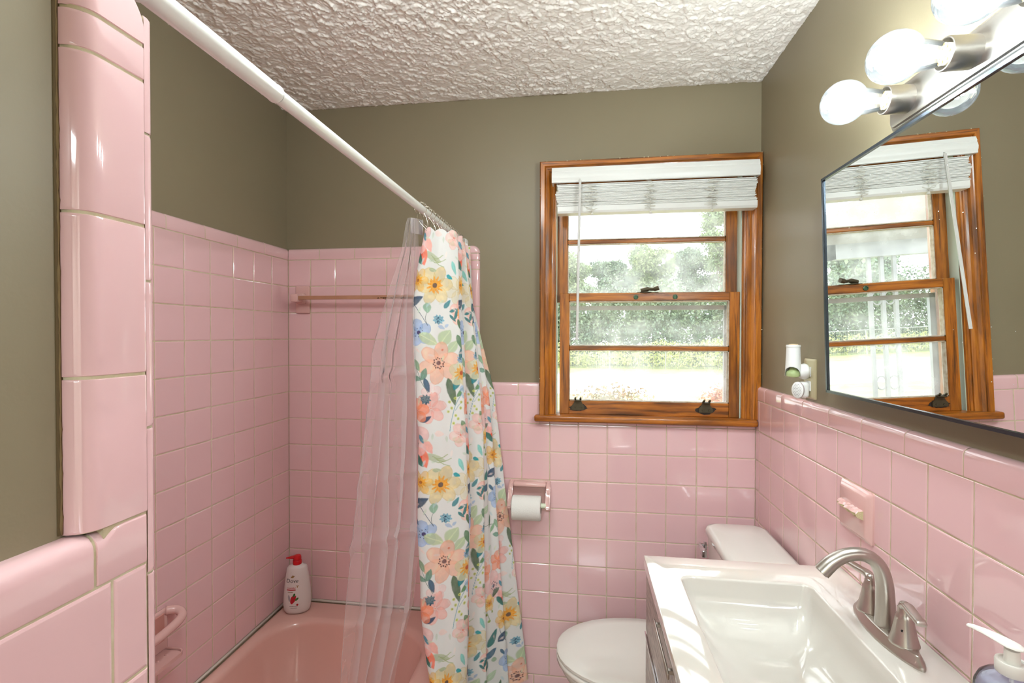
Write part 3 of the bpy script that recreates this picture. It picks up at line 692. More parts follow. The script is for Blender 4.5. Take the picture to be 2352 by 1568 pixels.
# ------------------------------------------------------------------ vanity
VZ = .886; VX, VY0, VY1 = -.474, -.614, -1.232
vc = thing('vanity_cabinet', 'grey wood-look vanity cabinet under the white sink top', 'cabinet', (-.24,-.92,0))
bm = B(); box(bm, -.450,-.004,VY1+.008,VY1+.024,.10,VZ-.026); box(bm,-.450,-.004,VY0-.024,VY0-.008,.10,VZ-.026); box(bm,-.450,-.432,VY1+.008,VY0-.008,.10,VZ-.026); box(bm,-.450,-.004,VY1+.008,VY0-.008,.10,.118); box(bm,-.018,-.004,VY1+.008,VY0-.008,.10,VZ-.026); box(bm,-.40,-.004,VY1+.03,VY0-.03,0,.10); link('body', bm, GREYW, vc)
for a,b_ in ((-.922,VY0-.010),(VY1+.010,-.926)):
    bm = B(); box(bm, -.469,-.451,a,b_,.115,.688,.002,1); d_ = link('door', bm, GREYW, vc)
    bm = B(); box(bm,-.4725,-.4695,a,b_,.6885,.6945); link('edge_trim', bm, CHROME, d_)
    yc = -.90 if b_ > -.8 else -.95
    bm = B(); box(bm,-.492,-.486,yc-.004,yc+.004,.45,.62,.002,1); box(bm,-.487,-.468,yc-.003,yc+.003,.47,.478); box(bm,-.487,-.468,yc-.003,yc+.003,.59,.598); link('handle', bm, NICKEL, d_)
bm = B(); box(bm, -.469,-.451,VY1+.010,VY0-.010,.698,VZ-.028,.002,1); d_ = link('drawer_front', bm, GREYW, vc)
bm = B(); box(bm,-.4830,-.4785,-1.02,-.845,.840,.852,.002,2); box(bm,-.480,-.469,-.862,-.854,.842,.849); box(bm,-.480,-.469,-1.008,-1.0,.842,.849); link('handle', bm, NICKEL, d_, True, 40)
vt = thing('vanity_sink_top', 'glossy white vanity top with rectangular sunken basin', 'sink', (-.24,-.92,VZ-.024))
bm = B(); cx_, cy_ = (VX-.002)/2, (VY0+VY1)/2; hx_, hy_ = (-.002-VX)/2, (VY0-VY1)/2
bx, by = (-.402-.117)/2, (-.718-1.118)/2; bhx, bhy = (.402-.117)/2, (1.118-.718)/2
n_ = 8
L_ = [rrect(bx,by,bhx+.01,bhy+.01,.02,n_,VZ-.025), rrect(cx_,cy_,hx_-.001,hy_-.001,.003,n_,VZ-.025), rrect(cx_,cy_,hx_,hy_,.003,n_,VZ-.024), rrect(cx_,cy_,hx_,hy_,.003,n_,VZ-.0025), rrect(cx_,cy_,hx_-.0008,hy_-.0008,.003,n_,VZ-.0006), rrect(cx_,cy_,hx_-.0026,hy_-.0026,.003,n_,VZ)]
for k in range(0,5):
    a = k/4*PI/2; L_.append(rrect(bx,by,bhx+.004-.005*math.sin(a),bhy+.004-.005*math.sin(a),.020,n_,VZ-.005*(1-math.cos(a))))
for t,ix,iy in ((.06,.003,.002),(.16,.005,.004)): L_.append(rrect(bx,by,bhx-ix,bhy-iy,.020,n_,VZ-.005-.11*t))
# sloping, dished floor: deeper near the middle; long gentle ramp from the near and far ends
for k in range(1,15):
    a = k/14*PI/2; L_.append(rrect(bx+.004*math.sin(a),by,bhx-.006-.10*(1-math.cos(a))**1.0,bhy-.005-.155*(1-math.cos(a)),.022+.012*k/14,n_,VZ-.026-.092*math.sin(a)))
L_.append(rrect(bx+.004,by,.020,.020,.019,n_,VZ-.121))
loft(bm, L_, False, True); link('basin_and_deck', bm, STONE, vt, True, 40)
bm = B(); lathe(bm,(bx+.004,by,VZ-.1205),[(.024,.0),(.024,.003),(.021,.004),(.019,.0015),(.016,.001),(.016,.006),(.013,.008),(.002,.0085)],28); link('drain', bm, CHROME, vt, True, 40)

# faucet
fa = thing('sink_faucet', 'brushed nickel two-handle faucet with arched spout on the sink', 'faucet', (-.062,-.9,VZ))
FX, FY = -.061, -.902
bm = B(); L_ = []
for z,hx_2,hy_2 in ((0,.0285,.1055),(.003,.0290,.1060),(.006,.0275,.1045),(.012,.0235,.0985),(.018,.0210,.0945),(.0195,.0195,.093)):
    L_.append([(FX+hx_2*math.cos(a)*(1-.28*abs(math.sin(a))**3), FY+hy_2*math.sin(a), VZ+z) for a in [2*PI*k/48 for k in range(48)]])
loft(bm, L_); link('base_plate', bm, NICKEL, fa, True, 50)
bm = B(); cp = spline([(-.063,FY,VZ+.019),(-.0630,FY,VZ+.060),(-.0660,FY,VZ+.105),(-.078,FY,VZ+.136),(-.102,FY,VZ+.151),(-.130,FY,VZ+.149),(-.155,FY,VZ+.135),(-.176,FY,VZ+.113)],7)
nn = len(cp); rr = [ (.0175+( .0125-.0175)*min(1,(i/nn)/.45)) if i/nn<.45 else (.0125 if i/nn<.75 else .0125+.0022*((i/nn-.75)/.25)) for i in range(nn)]
tube(bm, cp, rr, 24); e_ = cp[-1]-cp[-3]; e_.normalize(); tube(bm,[cp[-1]-e_*.001,cp[-1]+e_*.0015],.0115,18)
link('spout', bm, NICKEL, fa, True, 50)
for s in (1,-1):
    yh = FY+s*.053; bm = B()
    lathe(bm, (FX,yh,VZ+.017), [(.0225,0),(.0235,.002),(.0225,.005),(.0190,.018),(.0158,.034),(.0140,.046),(.0135,.050),(.0120,.052),(.0105,.058),(.0098,.064),(.0085,.070),(.0065,.074),(.002,.076)], 32)
    hb = link('handle_base', bm, NICKEL, fa, True, 50)
    pth = spline([(FX,yh-s*.004,VZ+.078),(FX-.001,yh+s*.008,VZ+.088),(FX-.005,yh+s*.030,VZ+.090-.002),(FX-.009,yh+s*.056,VZ+.087),(FX-.010,yh+s*.062,VZ+.084)],5)
    bm = B(); fr = frames(pth); L_ = []
    for i,(q,a,b_) in enumerate(fr):
        f = i/(len(fr)-1); t_ = (pth[min(i+1,len(pth)-1)]-pth[max(i-1,0)]).normalized(); side = Vector((1,0,0)); side = (side - side.dot(t_)*t_).normalized(); upv = t_.cross(side)
        wdt = .0092-.0010*f; ht = .0062-.0022*f
        if i == len(fr)-1: wdt *= .9; ht *= .85
        L_.append([q+side*wdt*math.copysign(abs(math.cos(g))**.6,math.cos(g))+upv*ht*math.copysign(abs(math.sin(g))**.6,math.sin(g)) for g in [2*PI*k/20 for k in range(20)]])
    loft(bm, L_); link('lever', bm, NICKEL, hb, True, 50)
    if s < 0:
        bm = B(); lathe(bm,(FX-.0105,yh-.0118,VZ+.046),[(.0022,0),(.0022,-.0016)],10,'Y'); link('set_screw', bm, mat('black_hole',(.01,.01,.01,1),.6), hb)

# soap dispenser
sd = thing('hand_soap_dispenser', 'clear pump bottle of lavender hand soap at the sink edge', 'soap dispenser', (-.062,-1.185,VZ))
DX, DY = -.066, -1.185
bp2 = [(.034,0),(.0375,.003),(.0385,.010),(.0385,.085),(.0375,.096),(.0330,.107),(.0260,.114),(.0180,.118),(.0150,.121),(.0150,.127)]
bm = B(); lathe(bm, (DX,DY,VZ+.0005), bp2, 40, cap=True)
def clear_plastic(name, tint=(1,1,1,1), haze=.06, ior=1.4, hz=(1,1,1,1), graze=0):
    m = bpy.data.materials.new(name); m.use_nodes = True; nt = m.node_tree; N = nt.nodes.new; L = nt.links.new
    nt.nodes.remove(nt.nodes['Principled BSDF']); out = nt.nodes['Material Output']
    tr = N('ShaderNodeBsdfTransparent'); tr.inputs[0].default_value = tint; gl = N('ShaderNodeBsdfGlossy'); gl.inputs['Roughness'].default_value = .04
    df = N('ShaderNodeBsdfTranslucent'); df.inputs[0].default_value = hz; d2 = N('ShaderNodeBsdfDiffuse'); d2.inputs[0].default_value = hz
    fr = N('ShaderNodeFresnel'); fr.inputs[0].default_value = ior
    m0 = N('ShaderNodeMixShader'); m0.inputs[0].default_value = .5; L(df.outputs[0], m0.inputs[1]); L(d2.outputs[0], m0.inputs[2])
    m1 = N('ShaderNodeMixShader'); m2 = N('ShaderNodeMixShader'); m1.inputs[0].default_value = haze
    if graze:
        lw = N('ShaderNodeLayerWeight'); lw.inputs[0].default_value = .5; pw = N('ShaderNodeMath'); pw.operation = 'POWER'; pw.inputs[1].default_value = 3; ma = N('ShaderNodeMath'); ma.operation = 'MULTIPLY_ADD'; ma.inputs[1].default_value = graze; ma.inputs[2].default_value = haze
        L(lw.outputs['Facing'], pw.inputs[0]); L(pw.outputs[0], ma.inputs[0]); L(ma.outputs[0], m1.inputs[0])
    L(tr.outputs[0], m1.inputs[1]); L(m0.outputs[0], m1.inputs[2]); L(fr.outputs[0], m2.inputs[0]); L(m1.outputs[0], m2.inputs[1]); L(gl.outputs[0], m2.inputs[2]); L(m2.outputs[0], out.inputs[0])
    return m
link('bottle', bm, clear_plastic('clear_bottle', (.96,.97,1,1), .05), sd, True, 60)
bm = B(); lathe(bm, (DX,DY,VZ+.003), [(.031,0),(.0355,.003),(.0362,.010),(.0362,.080),(.0350,.090),(.031,.099),(.026,.104)], 40)
link('liquid_soap', bm, clear_plastic('lavender_liquid', lin(235,233,246), .80, 1.1, lin(236,236,250)), sd, True, 60)
bm = B(); tube(bm, [(DX,DY,VZ+.010),(DX,DY,VZ+.12)], .0025, 8); link('dip_tube', bm, WHITE, sd)
bm = B(); lathe(bm, (DX,DY,VZ+.119), [(.0165,0),(.0172,.001),(.0175,.014),(.0165,.0165),(.0140,.0165),(.0130,.0145),(.0085,.0145),(.0085,.0150),(.0080,.032)], 36)
sdir = Vector((-.60,.80,0)).normalized()
b2 = bmesh.new(); L_ = []
for x,hw_,hh_,zc_ in ((-.013,.001,.001,.001),(-.012,.006,.0025,.0012),(-.006,.0105,.0042,.0015),(.002,.0120,.0052,.002),(.015,.0105,.0048,.0045),(.028,.0075,.0042,.006),(.040,.0050,.0035,.0065),(.046,.0038,.0028,.006),(.0475,.001,.001,.006)):
    L_.append([Vector((x, hw_*math.cos(g), zc_+hh_*math.sin(g)*(1 if math.sin(g)>0 else .45))) for g in [2*PI*k/16 for k in range(16)]])
loft(b2, L_); ang = math.atan2(sdir.y, sdir.x); merge(bm, b2, Matrix.Translation((DX,DY,VZ+.154)) @ Matrix.Rotation(ang,4,'Z'))
link('pump', bm, mat('white_pump_plastic', lin(232,230,222), .3), sd, True, 45)

# broken ceramic holder on the right wall
sh = thing('broken_ceramic_holder', 'pink ceramic wall holder with its ledge broken off', 'holder', (0,-.683,1.05))
bm = B(); loft(bm, [rrect(-1,0,1,1,.1,5,0)[:0] or [(x, a, b_) for a,b_,_ in rrect(-.683,1.0505,hh,vv,rr_,5)] for x,hh,vv,rr_ in ((.002,.0665,.0575,.006),(-.005,.0665,.0575,.006),(-.009,.063,.054,.008),(-.0105,.060,.051,.006),(-.013,.056,.047,.006),(-.014,.0545,.0455,.006))])
link('back_plate', bm, CERAM, sh, True, 35)
bm = B(); rs = random.Random(4); L_ = []
for i in range(12):
    y = -.636-.094*i/11; jut = .010+rs.uniform(0,.009); zt = 1.062-rs.uniform(0,.002); zb = 1.046+rs.uniform(-.004,.005)
    L_.append([(-.012,y,zt+.003),(-.012-jut*.7,y,zt+.001),(-.012-jut,y,zt-.005),(-.012-jut*.8,y,zb+.004),(-.012-jut*.3,y,zb),(-.012,y,zb-.002)])
loft(bm, L_); lk = link('broken_ledge', bm, [CERAM, mat('raw_chipped_clay', lin(206,192,150), .9, bump=(300,.8,.002))], sh)
for f in lk.data.polygons:
    if f.normal.z < -.25 or abs(f.normal.y)>.6: f.material_index = 1

# outlet and plug-ins
oc = thing('outlet_cover', 'almond plastic outlet cover on the wall beside the mirror', 'outlet cover', (PT,-.403,1.33))
bm = B(); loft(bm, [[(x,a,b_) for a,b_,_ in rrect(-.403,1.3305,hh,vv,.003,3)] for x,hh,vv in ((PT,.0355,.057),(PT-.003,.0355,.057),(PT-.0065,.031,.0525),(PT-.0068,.030,.0515))])
link('plate', bm, ALMOND, oc, True, 40)
bm = B()
for zc_ in (1.351,1.310): box(bm, PT-.009, PT-.006, -.419,-.387, zc_-.014, zc_+.014, .001, 1)
link('sockets', bm, WHITE, oc)
af = thing('air_freshener', 'white plug-in air freshener with green scent bottle in the upper socket', 'air freshener', (-.02,-.40,1.35))
AX, AY = -.034, -.405
bm = B()
lathe(bm, (-.004,-.403,1.351), [(.001,-.018),(.014,-.016),(.021,-.008),(.023,0),(.021,.007),(.014,.0105),(.001,.011)], 28, 'X')
# shell: tall cup, open low on the room side to show the bottle
nn_ = 72
def shell_r(t): return .0175+.0035*(1-t)+.0012*(t>.93)
rows = []
for j in range(61):
    t = j/60; z = 1.338+t*.089; row = []
    for k in range(nn_):
        a = 2*PI*k/nn_; r = shell_r(t); row.append(bm.verts.new((AX+r*math.cos(a), AY+r*math.sin(a), z)))
    rows.append(row)
for j in range(60):
    for k in range(nn_):
        a = 2*PI*(k+.5)/nn_; d_ = math.atan2(math.sin(a-math.radians(238)), math.cos(a-math.radians(238)))
        if (j/60*.089) < .026*math.sqrt(max(0,1-(d_/1.25)**2)): continue
        bm.faces.new((rows[j][k],rows[j][(k+1)%nn_],rows[j+1][(k+1)%nn_],rows[j+1][k]))
bm.faces.new(rows[-1])
link('housing', bm, WHITE, af, True, 50)
bm = B(); lathe(bm, (AX,AY,1.427), [(.012,0),(.012,.002),(.004,.003)], 16); link('vent_cap', bm, mat('peach_plastic', lin(222,196,160), .4), af, True, 40)
bm = B(); lathe(bm, (AX,AY,1.334), [(.010,0),(.0165,.003),(.0180,.009),(.0165,.016),(.010,.022),(.007,.028)], 24); link('scent_bottle', bm, mat('green_scented_oil', lin(214,232,170), .05, trans=.45, ior=1.3), af, True, 50)
pf = thing('plug_in_diffuser', 'small round patterned white diffuser plugged in above the tile cap', 'diffuser', (-.01,-.40,1.30))
bm = B(); box(bm, -.020, PT-.008, -.419,-.391, 1.276,1.322,.010,4); link('plug_body', bm, WHITE, pf, True, 40)
b2 = bmesh.new(); nrm = Vector((-.72,-.69,0)).normalized(); loft(b2, [[Vector((hh*math.cos(g), vv*math.sin(g), d_)) for g in [2*PI*k/32 for k in range(32)]] for hh,vv,d_ in ((.014,.021,0),(.016,.0235,.002),(.016,.0235,.007),(.0135,.021,.009))])
mt = Matrix.Translation((-.022,-.412,1.299)) @ Matrix((Vector((-nrm.y,nrm.x,0)),Vector((0,0,1)),nrm)).transposed().to_4x4()
bm = B(); merge(bm, b2, mt); link('disc', bm, WHITE, pf, True, 40)
b2 = bmesh.new(); rs = random.Random(3)
for i in range(-3,4):
    for j in range(-5,6):
        x, y = i*.0042+(j%2)*.0021, j*.0040
        if (x/.0135)**2+(y/.021)**2 > .82: continue
        a = PI/4*(1 if (i+j)%2 else -1); 
        b2.faces.new([b2.verts.new((x+.0017*math.cos(a+q)*(1 if q%2 else 1)*(1.0 if k%2==0 else .45), y+.0017*math.sin(a+q)*(1.0 if k%2==0 else .45), .0093)) for k,q in enumerate((0,PI/2,PI,3*PI/2))])
bm = B(); merge(bm, b2, mt); link('vent_pattern', bm, mat('dark_slot', lin(90,92,90), .6), pf)
b2 = bmesh.new(); loft(b2, [[Vector((.0163*math.cos(g), .0238*math.sin(g), d_)) for g in [2*PI*k/32 for k in range(32)]] for d_ in (.0005,.0025)], False, False)
bm = B(); merge(bm, b2, mt); link('rim', bm, mat('maroon_rim', lin(140,70,90), .4), pf)

# ------------------------------------------------------------------ mirror
TT = .0313
mr_ = thing('wall_mirror', 'large rectangular mirror with thin dark metal frame, tilted forward over the sink', 'mirror', (-.02,-.95,1.311))
d_up = Vector((-math.sin(TT),0,math.cos(TT))); d_n = Vector((-math.cos(TT),0,-math.sin(TT)))
MO = Vector((-.0205,-.570,1.3105)); MHt, MWd = .5385, .766
def MP(u, v, dd): return MO + Vector((0,-u,0)) + d_up*v + d_n*dd
bm = B(); quad(bm, MP(.003,.003,-.003), MP(MWd-.003,.003,-.003), MP(MWd-.003,MHt-.003,-.003), MP(.003,MHt-.003,-.003))
gm = mat('mirror_silver', (.90,.925,.915,1), .0, 1.0); link('glass', bm, gm, mr_)
bm = B(); fwid = .0062
for (u0,u1,v0,v1) in ((0,fwid,0,MHt),(MWd-fwid,MWd,0,MHt),(0,MWd,0,fwid),(0,MWd,MHt-fwid,MHt)):
    vs8 = [bm.verts.new(MP(u,v,dd)) for u in (u0,u1) for v in (v0,v1) for dd in (-.019,.0008)]
    for f in ((0,1,3,2),(4,6,7,5),(0,4,5,1),(2,3,7,6),(0,2,6,4),(1,5,7,3)): bm.faces.new([vs8[i] for i in f])
link('frame', bm, BLACKM, mr_)
bm = B(); vs8 = [MP(u,v,-.012) for u,v in ((.005,.005),(MWd-.005,.005),(MWd-.005,MHt-.005),(.005,MHt-.005))]; bm.faces.new([bm.verts.new(q) for q in vs8]); link('backing', bm, mat('backing_board', lin(60,55,50), .9), mr_)
bm = B(); rs = random.Random(12)
for k in range(46):
    u = rs.uniform(.1,MWd-.02); v = rs.uniform(.05,MHt-.02); r = rs.uniform(.0003,.0011); bm.faces.new([bm.verts.new(MP(u+r*1.3*math.cos(a),v+r*math.sin(a),-.0028)) for a in (0,1,2,3,4,5)])
tag(link('water_spots', bm, mat('dried_spots', lin(215,215,210), .7), mr_), kind='stuff')

# ------------------------------------------------------------------ vanity light
vl = thing('vanity_light_bar', 'ribbed nickel light bar with three sockets above the mirror', 'light fixture', (0,-1.03,1.908))
LY0, LY1, LZ = -.790, -1.272, 1.9085
bm = B(); L_ = []
stp = [(.0,.056),(.006,.0555),(.010,.052),(.010,.050),(.015,.0485),(.018,.045),(.018,.043),(.023,.0415),(.026,.038),(.026,.036),(.030,.034),(.032,.030)]
for dx_, hv in stp: L_.append([(PT-dx_, a, b_) for a,b_,_ in rrect((LY0+LY1)/2, LZ, (LY0-LY1)/2-.056+hv, hv, max(.004,hv*.35), 5)])
loft(bm, L_, False, True); link('backplate', bm, mat('satin_nickel_plate', lin(196,192,186), .34, 1.0), vl, True, 30)
SY = [-.871,-1.031,-1.191]
for y in SY:
    bm = B(); lathe(bm, (PT-.031,y,LZ), [(.0260,0),(.0260,-.042),(.0255,-.0435),(.0235,-.0435),(.0230,-.030),(.020,-.010)], 36, 'X', False)
    link('socket', bm, NICKEL, vl, True, 40)
GLOBE = clear_plastic('bulb_glass', (1,1,1,1), .025, 1.5)
FIL = bpy.data.materials.new('glowing_filament'); FIL.use_nodes = True; nt = FIL.node_tree; nt.nodes.remove(nt.nodes['Principled BSDF'])
em = nt.nodes.new('ShaderNodeEmission'); em.inputs[0].default_value = (.84,.965,1,1); em.inputs[1].default_value = BULB; nt.links.new(em.outputs[0], nt.nodes['Material Output'].inputs[0])
AMB = mat('amber_led_base', lin(232,170,60), .4)
names_ = ['glowing clear globe bulb in the light bar socket nearest the window','glowing clear globe bulb in the middle socket of the light bar','glowing clear globe bulb in the light bar socket nearest the doorway']
x_s = PT-.031-.038; GXc = -.131
def make_bulb(y, label):
    t = thing('light_bulb', label, 'light bulb', (x_s,y,LZ), 'globe bulbs in the light bar')
    bm = B(); R = .0405; pr = []
    pr += [(.0150,-.002),(.0170,-.006),(.0200,-.016)]
    for k in range(1,17):
        a = PI*(1-.165) * (1-k/16); pr.append((R*math.sin(a), -(x_s-GXc) - R*(-math.cos(a)) if False else -((x_s-GXc)-0)-(-R*math.cos(a)) if False else -(x_s-GXc) - R*math.cos(a)*1.0))
    pr = pr[:3]+sorted([q for q in pr[3:]], key=lambda q: -q[1])
    lathe(bm, (x_s,y,LZ), pr, 36, 'X', False); link('globe', bm, GLOBE, t, True, 80)
    bm = B()
    for k in range(4):
        a = PI/4+k*PI/2; q0 = Vector((GXc+.018, y+.007*math.cos(a), LZ+.007*math.sin(a))); q1 = Vector((GXc-.016, y+.010*math.cos(a), LZ+.010*math.sin(a))); tube(bm,[q0,q1],.0021,6)
    link('filament', bm, FIL, t)
    bm = B(); tube(bm, [(x_s-.002,y,LZ),(GXc+.024,y,LZ)], [.007,.003], 12); link('stem', bm, mat('bulb_stem_glass', lin(225,225,215), .1), t, True)
    bm = B(); lathe(bm,(x_s,y,LZ),[(.0135,.03),(.0165,.0),(.0165,-.003),(.001,-.0035)],24,'X'); link('base', bm, mat('bulb_collar', lin(225,215,190), .3), t, True, 40)
    for k in range(6):
        a = k*PI/3; bm = B(); lathe(bm,(x_s-.0036,y+.0115*math.cos(a),LZ+.0115*math.sin(a)),[(.0028,0),(.0022,-.001)],8,'X'); link('led_chip', bm, AMB, t)
    return t
for y, lb in zip(SY, names_): make_bulb(y, lb)

# ------------------------------------------------------------------ shower rod, rings
RX, RZ = -1.100, 1.8215
rod = thing('shower_rod', 'white telescoping shower curtain rod across the tub alcove', 'shower rod', (RX,-.7,RZ))
RODM = mat('white_enamel_rod', lin(238,238,234), .22, coat=.3)
bm = B(); lathe(bm, (RX,YN+.002,RZ), [(.0132,0),(.0132,.242),(.0138,.243),(.0138,.2475),(.0125,.249)], 40, 'Y'); link('outer_tube', bm, RODM, rod, True, 40)
bm = B(); lathe(bm, (RX,YN+.262,RZ), [(.0110,-.014),(.0110,PT-YN-.262-.012)], 40, 'Y'); link('inner_tube', bm, RODM, rod, True, 40)
bm = B(); lathe(bm, (RX,PT,RZ), [(.0165,0),(.0165,-.004),(.0145,-.014),(.0125,-.020)], 32, 'Y'); link('end_cap', bm, WHITE, rod, True, 40)
bm = B(); lathe(bm, (RX,YN-.005,RZ), [(.020,0),(.020,.004),(.0175,.014),(.0150,.020)], 32, 'Y'); link('end_cap', bm, WHITE, rod, True, 40)
bm = B(); rs = random.Random(2)
for r_ in range(2):
    for k in range(22):
        if rs.random()<.22: continue
        a = math.radians(60+r_*14); y = YN+.275+k*.0022+r_*.02; R = .01108; 
        bm.faces.new([bm.verts.new((RX+R*math.sin(a+da), y+dy, RZ+R*math.cos(a+da)*-1*-1)) for da,dy in ((0,0),(0,.0014),(.10,.0014),(.10,0))])
mk_ = bm; bm = B(); lathe(bm,(RX,YN+.2512,RZ),[(.0111,0),(.0122,.0002),(.0122,.0012),(.0111,.0014)],40,'Y'); link('seam_ring', bm, mat('grey_seam', lin(130,128,124), .5), rod); bm = mk_
link('printed_marking', bm, mat('grey_print', lin(80,80,84), .5), rod)

CHR = mat('ring_wire_chrome', lin(196,190,176), .18, 1.0)
def catm(tab, z):
    zs = [q[0] for q in tab]; xs = [q[1] for q in tab]; return float(np.interp(z, zs[::-1], xs[::-1]))
def K(tab, ya, yb):
    k = (yb-CAM.y)/(ya-CAM.y); return [(CAM.z+(z-CAM.z)*k, CAM.x+(x-CAM.x)*k) for z, x in tab]
yL, yB_, yC, yR = -.50, -.43, -.24, -.055
tabL = K([(1.80,-1.066),(1.744,-1.071),(1.64,-1.092),(1.538,-1.106),(1.293,-1.098),(1.17,-1.087),(.924,-1.093),(.677,-1.082),(.47,-1.059),(.10,-1.035)], -.58, yL)
tabB = K([(1.80,-.977),(1.73,-.975),(1.537,-.974),(1.356,-.963),(1.175,-.953),(.932,-.944),(.481,-.949),(.10,-.945)], -.58, yB_)
tabC = K([(1.80,-1.016),(1.748,-1.011),(1.551,-.990),(1.438,-.978),(1.269,-.959),(1.128,-.949),(.703,-.944),(.322,-.937),(.10,-.933)], -.35, yC)
tabR = K([(1.90,-1.058),(1.75,-1.053),(1.567,-1.043),(1.40,-1.003),(1.238,-.961),(1.074,-.942),(.746,-.902),(.418,-.86),(.143,-.829),(.10,-.826)], -.08, yR)
ZTOP, ZHEM = 1.772, .14
def plan(z):
    f = (ZTOP-z)/(ZTOP-ZHEM); L, Bq, C_, R_ = catm(tabL,z), catm(tabB,z), catm(tabC,z), catm(tabR,z)
    D_ = C_+(R_-C_)*.5
    return [(L-.004,yL+.028),(L,yL),(L+(Bq-L)*.22,yL-.004),(L+(Bq-L)*.48,yL+.022),(L+(Bq-L)*.75,yL+.036),(Bq,yB_),(Bq-.020,yB_+.028),(Bq-.050,yB_+.045),(Bq-.022,yB_+.075),(Bq-.012-.012*f,yB_+.105),(Bq-.045,yB_+.135),
            (C_-.030,yC-.022),(C_,yC),(C_-.020,yC+.025),(C_-.010+.018*f,yC+.055),(D_-.022,yC+.085),(D_,yC+.105),(D_-.015,yC+.130),(R_-.022,yR-.020),(R_,yR),(R_-.012,yR+.012),(R_-.04,yR+.020)]
# ---- printed cloth: the floral print is drawn once on a flat repeat, then looked up by the cloth's own coordinates
PWm, PHm, RES = .270, .600, .0010
PW, PH = int(PWm/RES), int(PHm/RES)
img = np.ones((PH,PW,3))*np.array(lin(238,237,234)[:3]); YY, XX = np.mgrid[0:PH,0:PW]*RES
wn1 = noise2(PH,PW,14,31,3)-.5; wn2 = noise2(PH,PW,9,32,3)-.5; tex = noise2(PH,PW,18,33,4)
def delta(cx, cy):
    dx = (XX-cx+PWm/2)%PWm-PWm/2; dy = (YY-cy+PHm/2)%PHm-PHm/2; return dx+wn1*.0028, dy+wn2*.0028
def blend(mask, col, a=1.0, vary=.35):
    global img
    c_ = np.array(lin(*col)[:3]); v = (tex-.5)[...,None]*vary*2; cc = np.clip(c_*(1-v)+np.array([.75,.75,.72])*np.clip(v,0,1)*.6, 0, 1)
    mk = (np.clip(mask,0,1)*a)[...,None]; img = img*(1-mk)+cc*mk
def soft(d, e=.0006): return np.clip(.5-d/e, 0, 1)
def flower(cx, cy, R, n, col, ccol, dcol, a=.9, rot=0, core=.20, dots=10, petal=.22, inner=None):
    dx, dy = delta(cx,cy); r = np.hypot(dx,dy); t = np.arctan2(dy,dx)+rot
    for k in range(n):
        a0 = 2*PI*k/n-rot; px_, py_ = R*.56*math.cos(a0), R*.56*math.sin(a0); ex = (dx-px_)*math.cos(a0)+(dy-py_)*math.sin(a0); ey = -(dx-px_)*math.sin(a0)+(dy-py_)*math.cos(a0)
        q = np.sqrt((ex/(R*.48))**2+(ey/(R*(.44 if n<6 else .34)))**2)-1
        blend(soft(q*R*.4), tuple(np.clip(np.array(col)+random.randint(-9,9),0,255)), a*.82); blend(np.exp(-((q+.05)/.05)**2)*(q<0), tuple(np.array(col)*.86), .35)
    if inner: 
        star = core*R*(1.25+.55*np.abs(np.sin(t*7))+.4*np.sin(t*11+1)); blend(soft(r-star*1.15,.002), inner, .85)
    for k in range(dots):
        a0 = 2*PI*k/max(dots,1)+.2; rr_ = core*R*(1.25+.25*(k%2)); blend(soft(np.hypot(dx-rr_*math.cos(a0),dy-rr_*math.sin(a0))-R*.035), dcol, .95)
    blend(soft(r-core*R*.62), ccol, .95)
def leaf(cx, cy, L, W, ang, col, a=.92, vein=True):
    dx, dy = delta(cx,cy); c_, s_ = math.cos(ang), math.sin(ang); x = (dx*c_+dy*s_)/(L/2); y = (-dx*s_+dy*c_)/(W/2)
    prof_ = np.clip(1-x**2,0,1)**.75*(1-.25*x); m_ = (np.abs(y)<prof_)*1.0*np.clip((prof_-np.abs(y))*6,0,1)*(np.abs(x)<1); blend(m_, col, a)
    if vein: blend(np.exp(-(y/.07)**2)*(np.abs(x)<.85), tuple(np.clip(np.array(col)*1.25+15,0,255)), .45)
def stroke(pts, wd, col, a=.95):
    P = spline([(x,y,0) for x,y in pts],5)
    for q0, q1 in zip(P[:-1],P[1:]):
        dx, dy = delta(q0.x,q0.y); ex, ey = q1.x-q0.x, q1.y-q0.y; l2 = ex*ex+ey*ey+1e-12; t = np.clip((dx*ex+dy*ey)/l2,0,1); blend(soft(np.hypot(dx-t*ex,dy-t*ey)-wd/2,.0005), col, a, .1)
def berry(cx, cy, r, col): dx, dy = delta(cx,cy); blend(soft(np.hypot(dx,dy)-r), col, .92); blend(soft(np.hypot(dx,dy)-r*.35), (110,100,50), .7)
def thistle(cx, cy, r, col, dk):
    dx, dy = delta(cx,cy); rr_ = np.hypot(dx,dy*1.15); blend(soft(rr_-r*(.9+.15*np.sin(np.arctan2(dy,dx)*9))), col, .9)
    rs = random.Random(int(cx*1e4))
    for k in range(16):
        a = rs.uniform(0,6.28); q = rs.uniform(.1,.8)*r; blend(soft(np.hypot(dx-q*math.cos(a),(dy-q*math.sin(a))*1.6)-r*.12), dk, .9)
